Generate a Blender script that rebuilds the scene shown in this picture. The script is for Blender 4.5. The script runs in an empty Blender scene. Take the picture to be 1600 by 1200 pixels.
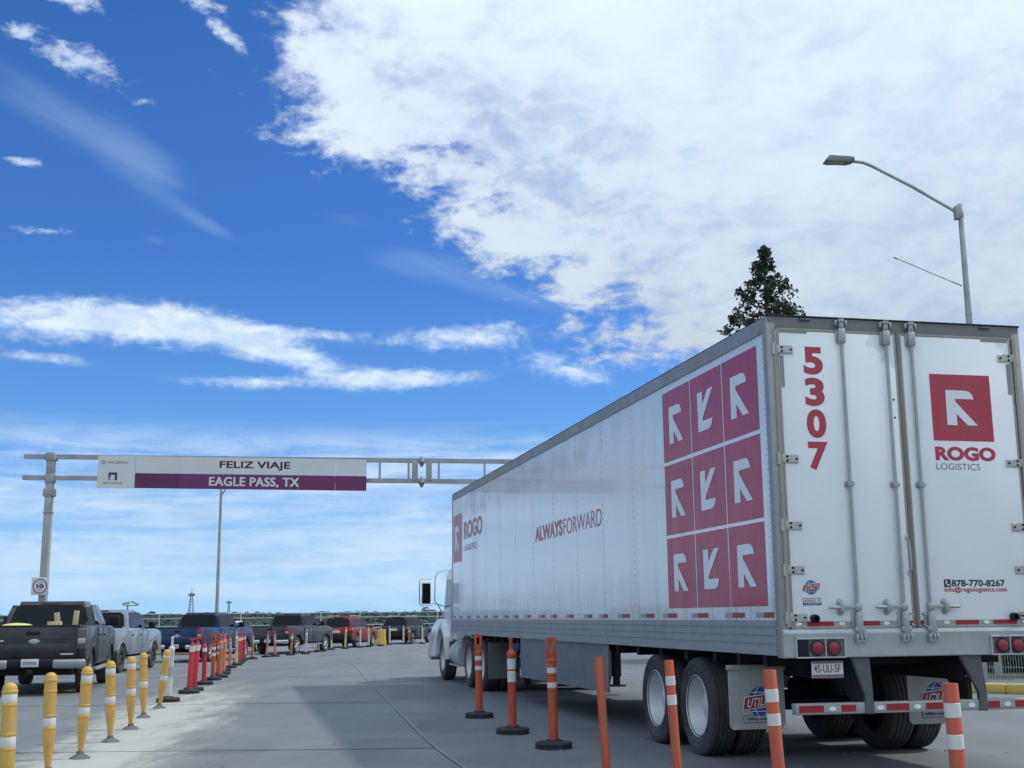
import bpy, bmesh, math, random
from mathutils import Vector, Matrix
R = math.radians
random.seed(7)
S = bpy.context.scene
C = S.collection

# ------------------------------------------------------------------ camera
CAM_H = 1.398
r_ = Vector((0.99995539, 0.00177165, -0.00927769)); u_ = Vector((0.00944533, -0.18756017, 0.9822077)); f_ = Vector((0, 0.98225152, 0.18756854))
cd = bpy.data.cameras.new('camera'); cam = bpy.data.objects.new('camera', cd); C.objects.link(cam)
m = Matrix((r_, u_, -f_)).transposed().to_4x4(); m.translation = Vector((0, 0, CAM_H)); cam.matrix_world = m
cd.sensor_width = 36; cd.lens = 1897.0 / 1600 * 36; cd.clip_start = 0.05; cd.clip_end = 20000
S.camera = cam

# ------------------------------------------------------------------ sky
SUN_EL, SUN_AZ = 50.0, 77.0          # azimuth clockwise from +Y
w = bpy.data.worlds.new('World'); S.world = w; w.use_nodes = True
nt = w.node_tree; nt.nodes.clear()
def N(t, **k):
    n = nt.nodes.new(t)
    for a, b in k.items(): setattr(n, a, b)
    return n
def val(x, sock):
    if isinstance(x, (int, float)): sock.default_value = x
    elif isinstance(x, (tuple, list)): sock.default_value = x
    else: nt.links.new(x, sock)
def mth(op, a, b=0.0, c=0.0, clamp=False):
    n = N('ShaderNodeMath', operation=op); n.use_clamp = clamp
    val(a, n.inputs[0]); val(b, n.inputs[1]); val(c, n.inputs[2]); return n.outputs[0]
def add(*a):
    o = a[0]
    for b in a[1:]: o = mth('ADD', o, b)
    return o
def mul(*a):
    o = a[0]
    for b in a[1:]: o = mth('MULTIPLY', o, b)
    return o
def sstep(x, lo, hi, olo=0.0, ohi=1.0):
    n = N('ShaderNodeMapRange', interpolation_type='SMOOTHSTEP'); val(x, n.inputs[0])
    n.inputs[1].default_value = lo; n.inputs[2].default_value = hi; n.inputs[3].default_value = olo; n.inputs[4].default_value = ohi
    return n.outputs[0]
def comb(x, y, z):
    n = N('ShaderNodeCombineXYZ'); val(x, n.inputs[0]); val(y, n.inputs[1]); val(z, n.inputs[2]); return n.outputs[0]
def noise(vec, scale, detail=6, rough=0.55, dist=0.0):
    n = N('ShaderNodeTexNoise'); val(vec, n.inputs['Vector']); n.inputs['Scale'].default_value = scale
    n.inputs['Detail'].default_value = detail; n.inputs['Roughness'].default_value = rough; n.inputs['Distortion'].default_value = dist
    return n.outputs[0]
def dot(v, c):
    n = N('ShaderNodeVectorMath', operation='DOT_PRODUCT'); val(v, n.inputs[0]); n.inputs[1].default_value = c; return n.outputs['Value']
def mixc(f, a, b):
    n = N('ShaderNodeMix', data_type='RGBA'); val(f, n.inputs[0]); val(a, n.inputs[6]); val(b, n.inputs[7]); return n.outputs[2]
sky = N('ShaderNodeTexSky', sky_type='NISHITA'); sky.sun_disc = False
sky.sun_elevation = R(SUN_EL); sky.sun_rotation = R(SUN_AZ); sky.altitude = 250; sky.air_density = 1.0; sky.dust_density = 0.6; sky.ozone_density = 3.0
hs = N('ShaderNodeHueSaturation'); nt.links.new(sky.outputs[0], hs.inputs['Color'])
hs.inputs['Saturation'].default_value = 1.06; hs.inputs['Value'].default_value = 1.0
tint = N('ShaderNodeMix', data_type='RGBA', blend_type='MULTIPLY'); tint.inputs[0].default_value = 1.0; nt.links.new(hs.outputs[0], tint.inputs[6]); tint.inputs[7].default_value = (.335, .60, 1.0, 1)
tc = N('ShaderNodeTexCoord'); D = tc.outputs['Generated']
sp = N('ShaderNodeSeparateXYZ'); nt.links.new(D, sp.inputs[0]); dx, dy, dz = sp.outputs
zc = mth('MAXIMUM', add(dz, 0.05), 0.03)
P = comb(mth('DIVIDE', dx, zc), mth('DIVIDE', dy, zc), 0.0)
z2 = mth('MAXIMUM', add(dz, 0.32), 0.1); P2 = comb(mth('DIVIDE', dx, z2), mth('DIVIDE', dy, z2), 0.7)   # thick cells look rounder than a flat sheet would
deg = 180 / math.pi
az = mul(mth('ARCTAN2', dx, dy), deg); el = mul(mth('ARCSINE', dz), deg)
AE = comb(az, mul(el, 1.0), 0.0)
# the altocumulus sheet: two great circles bound it ahead
def gc(a, b):
    n = Vector(a).cross(Vector(b)).normalized()
    return n
n1 = gc((-0.193, 0.864, 0.4683), (-0.189, 0.8881, 0.4216)); n2 = gc((-0.1868, 0.8911, 0.4131), (0.1102, 0.9734, 0.2008))
if n1.x < 0: n1 = -n1
if n2.x < 0: n2 = -n2
sd = mth('MAXIMUM', mth('MINIMUM', dot(D, n1), dot(D, n2)), add(mul(dy, -1.0), -0.05))  # last term adds unseen cloud behind the camera to brighten the rear doors
nA = noise(P2, 4.2, 9, 0.60, 0.25)
nB = noise(P, 0.55, 4, 0.5)
nC = noise(P2, 15.0, 6, 0.6, .3); nD = noise(P2, 40.0, 4, 0.6)
sA = add(sd, mul(add(nA, -0.5), 0.17), mul(add(nB, -0.5), 0.06), mul(add(nC, -0.5), 0.15), mul(add(nD, -0.5), 0.06))
aA = sstep(sA, -0.012, 0.038)
# thin cells inside the sheet let the blue through near its edge
thin = sstep(add(mul(nC, 0.6), mul(nA, 0.6)), 0.44, 0.64)
edge = sstep(sd, 0.02, 0.20)
aA = mul(aA, add(mul(mth('SUBTRACT', 1.0, edge), add(0.55, mul(thin, 0.45))), mul(edge, add(0.90, mul(thin, 0.1)))))
# streaks and puffs: gaussian places in azimuth/elevation broken up by stretched noise
def blob(a0, e0, ra, re, tilt, s):
    t = R(tilt); x = add(az, -a0); y = add(el, -e0)
    u = add(mul(x, math.cos(t)), mul(y, math.sin(t))); v = add(mul(y, math.cos(t)), mul(x, -math.sin(t)))
    q = add(mth('POWER', mul(mth('ABSOLUTE', u), 1 / ra), 2.0), mth('POWER', mul(mth('ABSOLUTE', v), 1 / re), 2.0))
    return mul(mth('EXPONENT', mul(q, -1.0)), s)
nS = noise(comb(mul(az, 0.22), mul(el, 0.75), mul(az, 0.05)), 1.0, 8, 0.60, 0.4)
nF = noise(comb(mul(az, 0.55), mul(el, 1.1), 3.7), 1.0, 8, 0.62, 0.5)
nW = noise(comb(add(mul(az, 0.25), mul(el, 0.30)), add(mul(el, 0.9), mul(az, 0.33)), 1.3), 1.0, 7, 0.6, 0.3)
band = add(blob(-21.5, 13.1, 6.0, .95, 2, 1.0), blob(-15.2, 13.05, 4.2, .80, -7, 1.0), blob(-11.0, 12.2, 3.2, .62, -15, .95), blob(-5.4, 11.05, 3.9, .46, 1, 1.15), blob(-12.6, 10.75, 3.2, .32, 0, .7), blob(-9.8, 13.1, 3.6, .30, -4, .62),
           blob(-2.2, 13.1, 3.6, .62, 4, .80), blob(2.6, 11.5, 2.6, .62, -14, .80), blob(-21.5, 11.4, 2.6, .28, -3, .5))
puff = add(blob(-20.8, 24.4, 2.3, .75, -14, .95), blob(-21.3, 27.0, 2.0, .6, -12, .95), blob(-23.6, 25.4, .9, .4, 0, .7), blob(-14.0, 26.2, 1.9, .45, -38, .85), blob(-23.0, 19.9, 1.0, .26, 0, .75), blob(-17.8, 23.1, .9, .26, 0, .6),
           blob(-22, 17.0, 1.7, .26, 2, .6), blob(-.8, 18.3, .9, .3, 0, .6), blob(-5.4, 20.4, 1.2, .4, 0, .6), blob(-15.6, 27.6, 2.2, .4, -10, .55))
wisp = add(blob(-21.5, 22.0, 4.5, 1.2, -24, .62), blob(-17.6, 20.3, 2.6, 1.3, -42, .60), blob(-14.6, 17.9, 1.7, .40, -25, .62), blob(-17, 17.0, .9, .35, 0, .4), blob(-3.9, 16.4, 3.3, .85, -8, .62), blob(.4, 14.9, 3.3, .55, -14, .66), blob(-7.8, 18.5, 2.0, .5, -8, .4))
nK = noise(comb(mul(az, 1.5), mul(el, 2.6), 9.1), 1.0, 6, 0.6, 0.3)
aB = sstep(add(band, mul(add(nS, -0.5), 0.8), mul(add(nF, -0.5), 1.0), mul(add(nK, -0.5), 0.9)), 0.15, 1.15)
aB = mul(aB, sstep(band, 0.05, 0.4))
aP = mul(sstep(add(puff, mul(add(nF, -0.5), 1.3), mul(add(nK, -0.5), 1.2)), 0.34, 1.05), sstep(puff, 0.06, 0.4))
aW = mul(sstep(add(wisp, mul(add(nW, -0.5), .8)), 0.12, 1.15), 0.34, sstep(wisp, 0.03, 0.45))
# stratus near the horizon
nL = noise(comb(mul(az, 0.11), mul(el, 0.95), 5.5), 1.0, 8, 0.62, 0.5)
low = mul(sstep(el, 9.3, 7.2), sstep(add(mul(nL, 0.75), mul(nF, 0.25)), 0.33, 0.64), sstep(el, -0.5, 2.6, 0.35, 1.0), 0.78)
hz = mul(sstep(el, 17.0, 0.5), 0.80)
gr = mul(add(blob(-16.6, 6.0, 2.6, .22, 3, .9), blob(-19.3, 6.3, .9, .16, 0, .8), blob(-17.5, 5.2, 1.6, .14, 0, .55), blob(-14.3, 4.5, .9, .28, 0, .6), blob(-23.5, 8.8, 1.4, .22, 0, .5), blob(-3.2, 5.0, .6, .15, 0, .6), blob(-12.5, 2.6, 3, .2, 0, .4)), sstep(nF, 0.30, 0.55, 0.55, 1.0))
shade = add(mul(sstep(nB, 0.3, 0.7), 0.30), mul(sstep(nA, 0.34, 0.66), 0.35), mul(sstep(nC, 0.34, 0.66), 0.25), mul(sstep(nD, 0.3, 0.7), 0.10))
SK = 0.105
cloudA = mixc(shade, (0.42 / SK, 0.51 / SK, 0.645 / SK, 1), (0.575 / SK, 0.675 / SK, 0.76 / SK, 1))
cloudB = mixc(sstep(nF, 0.3, 0.7), (0.42 / SK, 0.56 / SK, 0.74 / SK, 1), (0.62 / SK, 0.73 / SK, 0.82 / SK, 1))
col = mixc(hz, tint.outputs[2], (0.135 / SK, 0.345 / SK, 0.70 / SK, 1))
hz2 = mul(sstep(el, 8.0, 0.0), 0.75)
col = mixc(hz2, col, (0.33 / SK, 0.55 / SK, 0.75 / SK, 1))
col = mixc(aW, col, (0.34 / SK, 0.48 / SK, 0.70 / SK, 1))
col = mixc(low, col, (0.50 / SK, 0.625 / SK, 0.76 / SK, 1))
col = mixc(mul(gr, 0.65), col, (0.26 / SK, 0.36 / SK, 0.50 / SK, 1))
col = mixc(mul(aB, 0.95), col, cloudB)
col = mixc(mul(aP, 0.75), col, cloudB)
ov = N('ShaderNodeVectorMath', operation='SCALE'); nt.links.new(cloudA, ov.inputs[0]); val(mth('MULTIPLY_ADD', mth('MAXIMUM', dz, 0.0), 2.0 / 1.68, 1.0 / 1.68), ov.inputs[3])   # an overcast sheet is brightest at the zenith
col = mixc(aA, col, ov.outputs[0])
bg = N('ShaderNodeBackground'); bg.inputs[1].default_value = SK * 1.32; nt.links.new(col, bg.inputs[0])
wo = N('ShaderNodeOutputWorld'); nt.links.new(bg.outputs[0], wo.inputs[0])
w.cycles.sampling_method = 'MANUAL'; w.cycles.sample_map_resolution = 512

sl = bpy.data.lights.new('sun', 'SUN'); sun = bpy.data.objects.new('sun', sl); C.objects.link(sun)
sl.energy = 2.0; sl.angle = R(1.8); sl.color = (1.0, 0.985, 0.955)
sdir = Vector((math.sin(R(SUN_AZ)) * math.cos(R(SUN_EL)), math.cos(R(SUN_AZ)) * math.cos(R(SUN_EL)), math.sin(R(SUN_EL))))
sun.rotation_euler = sdir.to_track_quat('Z', 'Y').to_euler(); sun.location = (20, 0, 30)
vs = S.view_settings; S.display_settings.display_device = 'sRGB'; vs.view_transform = 'Standard'; vs.look = 'None'; vs.exposure = 0.0; vs.gamma = 1.0; vs.use_curve_mapping = False
S.render.engine = 'CYCLES'; S.cycles.use_denoising = True; S.cycles.max_bounces = 6; S.cycles.transparent_max_bounces = 8

# ------------------------------------------------------------------ materials
_M = {}
def mat(key, col=None, rough=0.6, metal=0.0, var=0.12, scale=6.0, bump=0.0, bscale=60.0, coat=0.0, dirt=0.0, dirtcol=(0.30, 0.27, 0.22), stretch=(1, 1, 1), spec=0.5, dscale=1.3, alpha=1.0, emit=0.0):
    if key in _M: return _M[key]
    m = bpy.data.materials.new(key); m.use_nodes = True; t = m.node_tree; b = t.nodes['Principled BSDF']; L = t.links
    tcn = t.nodes.new('ShaderNodeTexCoord'); mp = t.nodes.new('ShaderNodeMapping'); mp.inputs['Scale'].default_value = stretch; L.new(tcn.outputs['Object'], mp.inputs[0])
    nz = t.nodes.new('ShaderNodeTexNoise'); nz.inputs['Scale'].default_value = scale; nz.inputs['Detail'].default_value = 8; nz.inputs['Roughness'].default_value = .6; L.new(mp.outputs[0], nz.inputs[0])
    mx = t.nodes.new('ShaderNodeMix'); mx.data_type = 'RGBA'; L.new(nz.outputs[0], mx.inputs[0])
    mx.inputs[6].default_value = tuple(c * (1 - var) for c in col) + (1,); mx.inputs[7].default_value = tuple(min(1, c * (1 + var)) for c in col) + (1,)
    out = mx.outputs[2]; rs = None
    if dirt > 0:
        n2 = t.nodes.new('ShaderNodeTexNoise'); n2.inputs['Scale'].default_value = dscale; n2.inputs['Detail'].default_value = 9; n2.inputs['Roughness'].default_value = .68; L.new(mp.outputs[0], n2.inputs[0])
        mr = t.nodes.new('ShaderNodeMapRange'); L.new(n2.outputs[0], mr.inputs[0]); mr.inputs[1].default_value = .42; mr.inputs[2].default_value = .75; mr.inputs[3].default_value = 0; mr.inputs[4].default_value = dirt
        m2 = t.nodes.new('ShaderNodeMix'); m2.data_type = 'RGBA'; L.new(mr.outputs[0], m2.inputs[0]); L.new(out, m2.inputs[6]); m2.inputs[7].default_value = dirtcol + (1,); out = m2.outputs[2]
        m3 = t.nodes.new('ShaderNodeMapRange'); L.new(mr.outputs[0], m3.inputs[0]); m3.inputs[3].default_value = rough; m3.inputs[4].default_value = min(1, rough + .5); rs = m3.outputs[0]
    L.new(out, b.inputs['Base Color'])
    b.inputs['Roughness'].default_value = rough; b.inputs['Metallic'].default_value = metal; b.inputs['Specular IOR Level'].default_value = spec
    if rs: L.new(rs, b.inputs['Roughness'])
    if coat: b.inputs['Coat Weight'].default_value = coat; b.inputs['Coat Roughness'].default_value = 0.04
    if bump:
        n3 = t.nodes.new('ShaderNodeTexNoise'); n3.inputs['Scale'].default_value = bscale; n3.inputs['Detail'].default_value = 6; L.new(mp.outputs[0], n3.inputs[0])
        bp = t.nodes.new('ShaderNodeBump'); bp.inputs['Strength'].default_value = bump; bp.inputs['Distance'].default_value = .02; L.new(n3.outputs[0], bp.inputs['Height']); L.new(bp.outputs[0], b.inputs['Normal'])
    if emit: L.new(out, b.inputs['Emission Color']); b.inputs['Emission Strength'].default_value = emit
    _M[key] = m; return m

# ------------------------------------------------------------------ helpers
def gz(y):
    t = min(1.0, max(0.0, (y - 24.0) / 28.0)); return -0.20 * t * t * (3 - 2 * t)
def onroad(x, y):
    """a point of the flat survey plane, slid along its sight distance on to the gently dipping road"""
    d = y
    for _ in range(20): d = y * (CAM_H - gz(d)) / CAM_H
    return x * d / y, d, gz(d)
class MB:
    def __init__(s): s.bm = bmesh.new()
    def box(s, a, b, bev=0.0, seg=2, mtx=None):
        lo = [min(a[i], b[i]) for i in range(3)]; hi = [max(a[i], b[i]) for i in range(3)]
        vs_ = [s.bm.verts.new((x, y, z)) for x in (lo[0], hi[0]) for y in (lo[1], hi[1]) for z in (lo[2], hi[2])]
        fs = [s.bm.faces.new([vs_[i] for i in q]) for q in ((0, 1, 3, 2), (4, 6, 7, 5), (0, 4, 5, 1), (2, 3, 7, 6), (0, 2, 6, 4), (1, 5, 7, 3))]
        if mtx is not None: bmesh.ops.transform(s.bm, matrix=mtx, verts=vs_)
        if bev > 0:
            bev = min(bev, .45 * min(hi[i] - lo[i] for i in range(3)))
            bmesh.ops.bevel(s.bm, geom=list({e for f in fs for e in f.edges}), offset=bev, segments=seg, affect='EDGES', profile=.5)
        return s
    def prism(s, pts, axis, a, b, bev=0.0, seg=2, scale_b=None):
        """outline pts in the plane across axis (0:x -> pts are (y,z); 1:y -> (x,z); 2:z -> (x,y)) run from a to b"""
        def mk(p, t):
            return (t, p[0], p[1]) if axis == 0 else (p[0], t, p[1]) if axis == 1 else (p[0], p[1], t)
        A = [s.bm.verts.new(mk(p, a)) for p in pts]; B = [s.bm.verts.new(mk(p, b)) for p in (scale_b or pts)]
        n = len(pts); fs = [s.bm.faces.new(A), s.bm.faces.new(B[::-1])]
        for i in range(n): fs.append(s.bm.faces.new((A[i], B[i], B[(i + 1) % n], A[(i + 1) % n])))
        bmesh.ops.recalc_face_normals(s.bm, faces=fs)
        if bev > 0:
            es = [e for e in {e for f in fs for e in f.edges} if len(e.link_faces) == 2 and e.calc_face_angle(0) > .6]
            bmesh.ops.bevel(s.bm, geom=es, offset=bev, segments=seg, affect='EDGES', profile=.5)
        return s
    def tube(s, path, r, n=8, cap=True):
        path = [Vector(p) for p in path]; rings = []
        for i, p in enumerate(path):
            d = (path[min(i + 1, len(path) - 1)] - path[max(i - 1, 0)]).normalized()
            up = Vector((0, 0, 1)) if abs(d.z) < .9 else Vector((1, 0, 0))
            a = d.cross(up).normalized(); b = d.cross(a)
            rr = r[i] if isinstance(r, (list, tuple)) else r
            rings.append([s.bm.verts.new(p + a * rr * math.cos(2 * math.pi * k / n) + b * rr * math.sin(2 * math.pi * k / n)) for k in range(n)])
        fs = []
        for A, B in zip(rings, rings[1:]):
            for k in range(n): fs.append(s.bm.faces.new((A[k], A[(k + 1) % n], B[(k + 1) % n], B[k])))
        if cap: fs += [s.bm.faces.new(rings[0][::-1]), s.bm.faces.new(rings[-1])]
        bmesh.ops.recalc_face_normals(s.bm, faces=fs)
        return s
    def lathe(s, prof, n=20, mtx=None, axis='z', cap=True):
        rings = []
        for r, z in prof:
            r = max(r, .0005); ring = []
            for k in range(n):
                c, q = r * math.cos(2 * math.pi * k / n), r * math.sin(2 * math.pi * k / n)
                v = (c, q, z) if axis == 'z' else (z, c, q)
                ring.append(s.bm.verts.new(mtx @ Vector(v) if mtx is not None else v))
            rings.append(ring)
        fs = []
        for A, B in zip(rings, rings[1:]):
            for k in range(n): fs.append(s.bm.faces.new((A[k], A[(k + 1) % n], B[(k + 1) % n], B[k])))
        if cap: fs += [s.bm.faces.new(rings[0][::-1]), s.bm.faces.new(rings[-1])]
        bmesh.ops.recalc_face_normals(s.bm, faces=fs)
        return s
    def poly(s, pts):
        s.bm.faces.new([s.bm.verts.new(p) for p in pts]); return s
    def build(s, name, m, parent=None, smooth=35):
        me = bpy.data.meshes.new(name); s.bm.to_mesh(me); s.bm.free()
        if smooth:
            for p_ in me.polygons: p_.use_smooth = True
            try: me.set_sharp_from_angle(angle=R(smooth))
            except Exception: pass
        me.materials.append(m); o = bpy.data.objects.new(name, me); C.objects.link(o)
        if parent is not None: o.parent = parent
        return o
def tag(o, label=None, cat=None, group=None, kind=None):
    if label: o['label'] = label
    if cat: o['category'] = cat
    if group: o['group'] = group
    if kind: o['kind'] = kind
    return o
def empty(name, loc=(0, 0, 0), rz=0.0, parent=None):
    o = bpy.data.objects.new(name, None); C.objects.link(o); o.location = loc; o.rotation_euler = (0, 0, rz); o.empty_display_size = .2
    if parent is not None: o.parent = parent
    return o
def dup(o, parent=None):
    c = o.copy(); C.objects.link(c)
    if parent is not None: c.parent = parent
    for ch in list(o.children): dup(ch, c)
    return c
class Frame:
    """a flat surface: u right, v up as one reads it, n out of it"""
    def __init__(s, o, u, v): s.o, s.u, s.v = Vector(o), Vector(u), Vector(v); s.n = s.u.cross(s.v)
    def __call__(s, a, b, k=1): return s.o + s.u * a + s.v * b + s.n * (.003 * k)
def flat(name, polys, m, parent, fr, k=1):
    b = MB()
    for p_ in polys: b.poly([fr(x, y, k) for x, y in p_])
    return b.build(name, m, parent, 0)
def rect(a, b, c, d): return [(a, b), (c, b), (c, d), (a, d)]
def disc(cx, cy, rx, ry=None, n=28, a0=0, a1=360):
    ry = ry or rx; full = a1 - a0 >= 360
    return [(cx + rx * math.cos(R(a0 + (a1 - a0) * i / (n if full else n - 1))), cy + ry * math.sin(R(a0 + (a1 - a0) * i / (n if full else n - 1)))) for i in range(n)]
def text(name, s_, box, m, parent, fr, k=1, bold=0.0, shear=0.0, spacing=1.0, fat=0.0):
    cu = bpy.data.curves.new(name, 'FONT'); cu.body = s_; cu.offset = bold; cu.space_character = spacing; cu.resolution_u = 4; cu.fill_mode = 'FRONT'
    ob = bpy.data.objects.new(name + '_tmp', cu); C.objects.link(ob)
    dg = bpy.context.evaluated_depsgraph_get(); me = bpy.data.meshes.new_from_object(ob.evaluated_get(dg))
    bpy.data.objects.remove(ob)
    xs = [v.co.x for v in me.vertices]; ys = [v.co.y for v in me.vertices]; x0, x1, y0, y1 = min(xs), max(xs), min(ys), max(ys)
    a, b, c, d = box
    for v in me.vertices:
        q = (v.co.y - y0) / (y1 - y0); p_ = (v.co.x - x0) / (x1 - x0)
        v.co = fr(a + (c - a) * p_ + shear * q * (d - b), b + (d - b) * q, k)
    if fat:   # heavier strokes: the same letters again, a hair to each side and a hair prouder
        bm = bmesh.new()
        for i, (du, dv) in enumerate(((-1, -.6), (1, -.6), (-1, .6), (1, .6))):
            b0 = len(bm.verts); bm.from_mesh(me); bm.verts.ensure_lookup_table()
            off = fr.u * du * fat + fr.v * dv * fat + fr.n * .0004 * i
            for v in bm.verts[b0:]: v.co += off
        bm.to_mesh(me); bm.free()
    me.name = name; me.materials.clear(); me.materials.append(m)
    o = bpy.data.objects.new(name, me); C.objects.link(o)
    if parent is not None: o.parent = parent
    return o

# common materials
galv = mat('galvanised', (.40, .43, .43), .6, .35, .22, 5, .1, 40, dirt=.6, dirtcol=(.20, .20, .18), dscale=2.5)
galvd = mat('galvanised_dull', (.24, .26, .26), .65, .3, .2, 9, dirt=.4, dirtcol=(.12, .12, .11))
alu = mat('aluminium', (.50, .54, .54), .62, .30, .10, 14, .03, 30, dirt=.35, dscale=3)
alud = mat('weathered_aluminium', (.36, .37, .355), .5, .45, .12, 9, .03, 30, dirt=.45, dscale=2.2)
beige = mat('beige_gasket', (.36, .34, .29), .55, .2, .12, 14, dirt=.3)
steel = mat('lock_steel', (.40, .43, .43), .45, .6, .14, 22, .1, 60, dirt=.35, dscale=6)
stain = mat('stainless', (.50, .50, .46), .35, .7, .08, 16, .03)
black = mat('black_rubber', (.022, .023, .025), .8, 0, .3, 18, .3, 60, dirt=.35, dirtcol=(.09, .085, .08))
blackm = mat('black_steel', (.011, .012, .014), .65, .0, .3, 6, .1, dirt=.15, dirtcol=(.04, .038, .035), spec=.3)
tyrem = mat('tyre', (.036, .037, .038), .85, 0, .25, 20, .35, 90, dirt=.85, dirtcol=(.13, .125, .115))
glassd = mat('tinted_glass', (.004, .007, .012), .05, 0, .1, 2, spec=.18, coat=0)
redl = mat('red_lens', (.26, .008, .022), .2, 0, .15, 30, coat=.6)
whitep = mat('white_paint', (.72, .74, .74), .4, 0, .05, 4, coat=.2, dirt=.2, dirtcol=(.5, .48, .44))
chrome = mat('chrome', (.62, .64, .66), .18, .95, .04, 6)
deco = mat('black_gap', (.008, .008, .009), .9)
platem = mat('plate', (.62, .63, .62), .45, .1, .05, 10)
inkdk = mat('dark_ink', (.03, .035, .05), .6, 0, .1)
shrub = None

# ------------------------------------------------------------------ ground
def ground_material(name, c, streak=.12, stains=.35):
    m = bpy.data.materials.new(name); m.use_nodes = True; t = m.node_tree; b = t.nodes['Principled BSDF']; L = t.links
    tcn = t.nodes.new('ShaderNodeTexCoord')
    def nz(scale, st=(1, 1, 1), det=8, ro=.62, rot=0.0):
        mp = t.nodes.new('ShaderNodeMapping'); mp.inputs['Scale'].default_value = st; mp.inputs['Rotation'].default_value = (0, 0, rot); L.new(tcn.outputs['Object'], mp.inputs[0])
        n = t.nodes.new('ShaderNodeTexNoise'); n.inputs['Scale'].default_value = scale; n.inputs['Detail'].default_value = det; n.inputs['Roughness'].default_value = ro; L.new(mp.outputs[0], n.inputs[0]); return n.outputs[0]
    def rng(x, a, b_, c_, d_):
        n = t.nodes.new('ShaderNodeMapRange'); L.new(x, n.inputs[0]); n.inputs[1].default_value = a; n.inputs[2].default_value = b_; n.inputs[3].default_value = c_; n.inputs[4].default_value = d_; return n.outputs[0]
    def mx(f, a, b_):
        n = t.nodes.new('ShaderNodeMix'); n.data_type = 'RGBA'
        for x, i in ((f, 0), (a, 6), (b_, 7)):
            if isinstance(x, tuple): n.inputs[i].default_value = x
            elif isinstance(x, float): n.inputs[i].default_value = x
            else: L.new(x, n.inputs[i])
        return n.outputs[2]
    dk = tuple(x * .80 for x in c) + (1,); lt = tuple(x * 1.12 for x in c) + (1,)
    o = mx(rng(nz(.35), .35, .68, 0, 1), dk, lt)
    o = mx(rng(nz(1.0, (1.6, .10, 1), 6, .6, R(-12)), .40, .70, 0, streak * 2.2), o, tuple(x * .62 for x in c) + (1,))
    o = mx(rng(nz(1.7, (1, 1, 1), 9, .72), .60, .78, 0, stains), o, tuple(x * .55 for x in c) + (1,))
    o = mx(rng(nz(.8, (.3, 1.3, 1), 8, .7), .55, .75, 0, .35), o, (.42, .40, .35, 1))
    o = mx(rng(nz(140, (1, 1, 1), 3, .7), .3, .7, 0, .28), o, tuple(x * .5 for x in c) + (1,))
    vo_m = t.nodes.new('ShaderNodeMapping'); vo_m.inputs['Scale'].default_value = (.16, .11, 1); nzv = t.nodes.new('ShaderNodeTexNoise'); nzv.inputs['Scale'].default_value = .9; nzv.inputs['Detail'].default_value = 6; L.new(tcn.outputs['Object'], nzv.inputs[0])
    vad = t.nodes.new('ShaderNodeVectorMath'); vad.operation = 'MULTIPLY_ADD'; L.new(nzv.outputs['Color'], vad.inputs[0]); vad.inputs[1].default_value = (1.6, 1.6, 0); L.new(tcn.outputs['Object'], vad.inputs[2]); L.new(vad.outputs[0], vo_m.inputs[0])
    vor = t.nodes.new('ShaderNodeTexVoronoi'); vor.feature = 'DISTANCE_TO_EDGE'; vor.inputs['Scale'].default_value = 1.0; L.new(vo_m.outputs[0], vor.inputs['Vector'])
    o = mx(rng(vor.outputs['Distance'], 0.0, .0026, .55, 0), o, tuple(x * .35 for x in c) + (1,))
    o = mx(rng(nz(3.2, (1, 1, 1), 4, .5), .70, .74, 0, .45), o, tuple(x * .45 for x in c) + (1,))
    L.new(o, b.inputs['Base Color']); b.inputs['Roughness'].default_value = .82; b.inputs['Specular IOR Level'].default_value = .35
    bp = t.nodes.new('ShaderNodeBump'); bp.inputs['Strength'].default_value = .25; bp.inputs['Distance'].default_value = .01; L.new(nz(90, (1, 1, 1), 5, .7), bp.inputs['Height']); L.new(bp.outputs[0], b.inputs['Normal'])
    return m
roadm = ground_material('concrete', (.212, .222, .22), .22, .5)
roadm2 = ground_material('concrete_older', (.205, .214, .214), .26, .6)
def sheet(name, left, right, m, eps, nu=2, kind='structure', parent=None, zf=None):
    """a strip between two rows of (x, y) points that follows the road surface"""
    bm = bmesh.new(); uv = bm.loops.layers.uv.new('UVMap'); rows = []
    for i, (a, b) in enumerate(zip(left, right)):
        rows.append([(bm.verts.new((a[0] + (b[0] - a[0]) * k / nu, a[1] + (b[1] - a[1]) * k / nu, (zf or gz)(a[1] + (b[1] - a[1]) * k / nu) + eps)), k / nu, i / (len(left) - 1)) for k in range(nu + 1)])
    for A, B in zip(rows, rows[1:]):
        for k in range(nu):
            q = (A[k], A[k + 1], B[k + 1], B[k]); f = bm.faces.new([v[0] for v in q])
            for l, v in zip(f.loops, q): l[uv].uv = (v[1], v[2])
    bmesh.ops.recalc_face_normals(bm, faces=bm.faces)
    me = bpy.data.meshes.new(name); bm.to_mesh(me); bm.free()
    if me.polygons[0].normal.z < 0: me.flip_normals()
    me.materials.append(m); o = bpy.data.objects.new(name, me); C.objects.link(o)
    if parent is not None: o.parent = parent
    if kind: o['kind'] = kind
    return o
ys = [-30, -10, 0, 10, 20] + [22 + i for i in range(34)] + [60, 70, 80, 90, 99]
sheet('road', [(-60, y) for y in ys], [(70, y) for y in ys], roadm, 0.0, 1)
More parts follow.
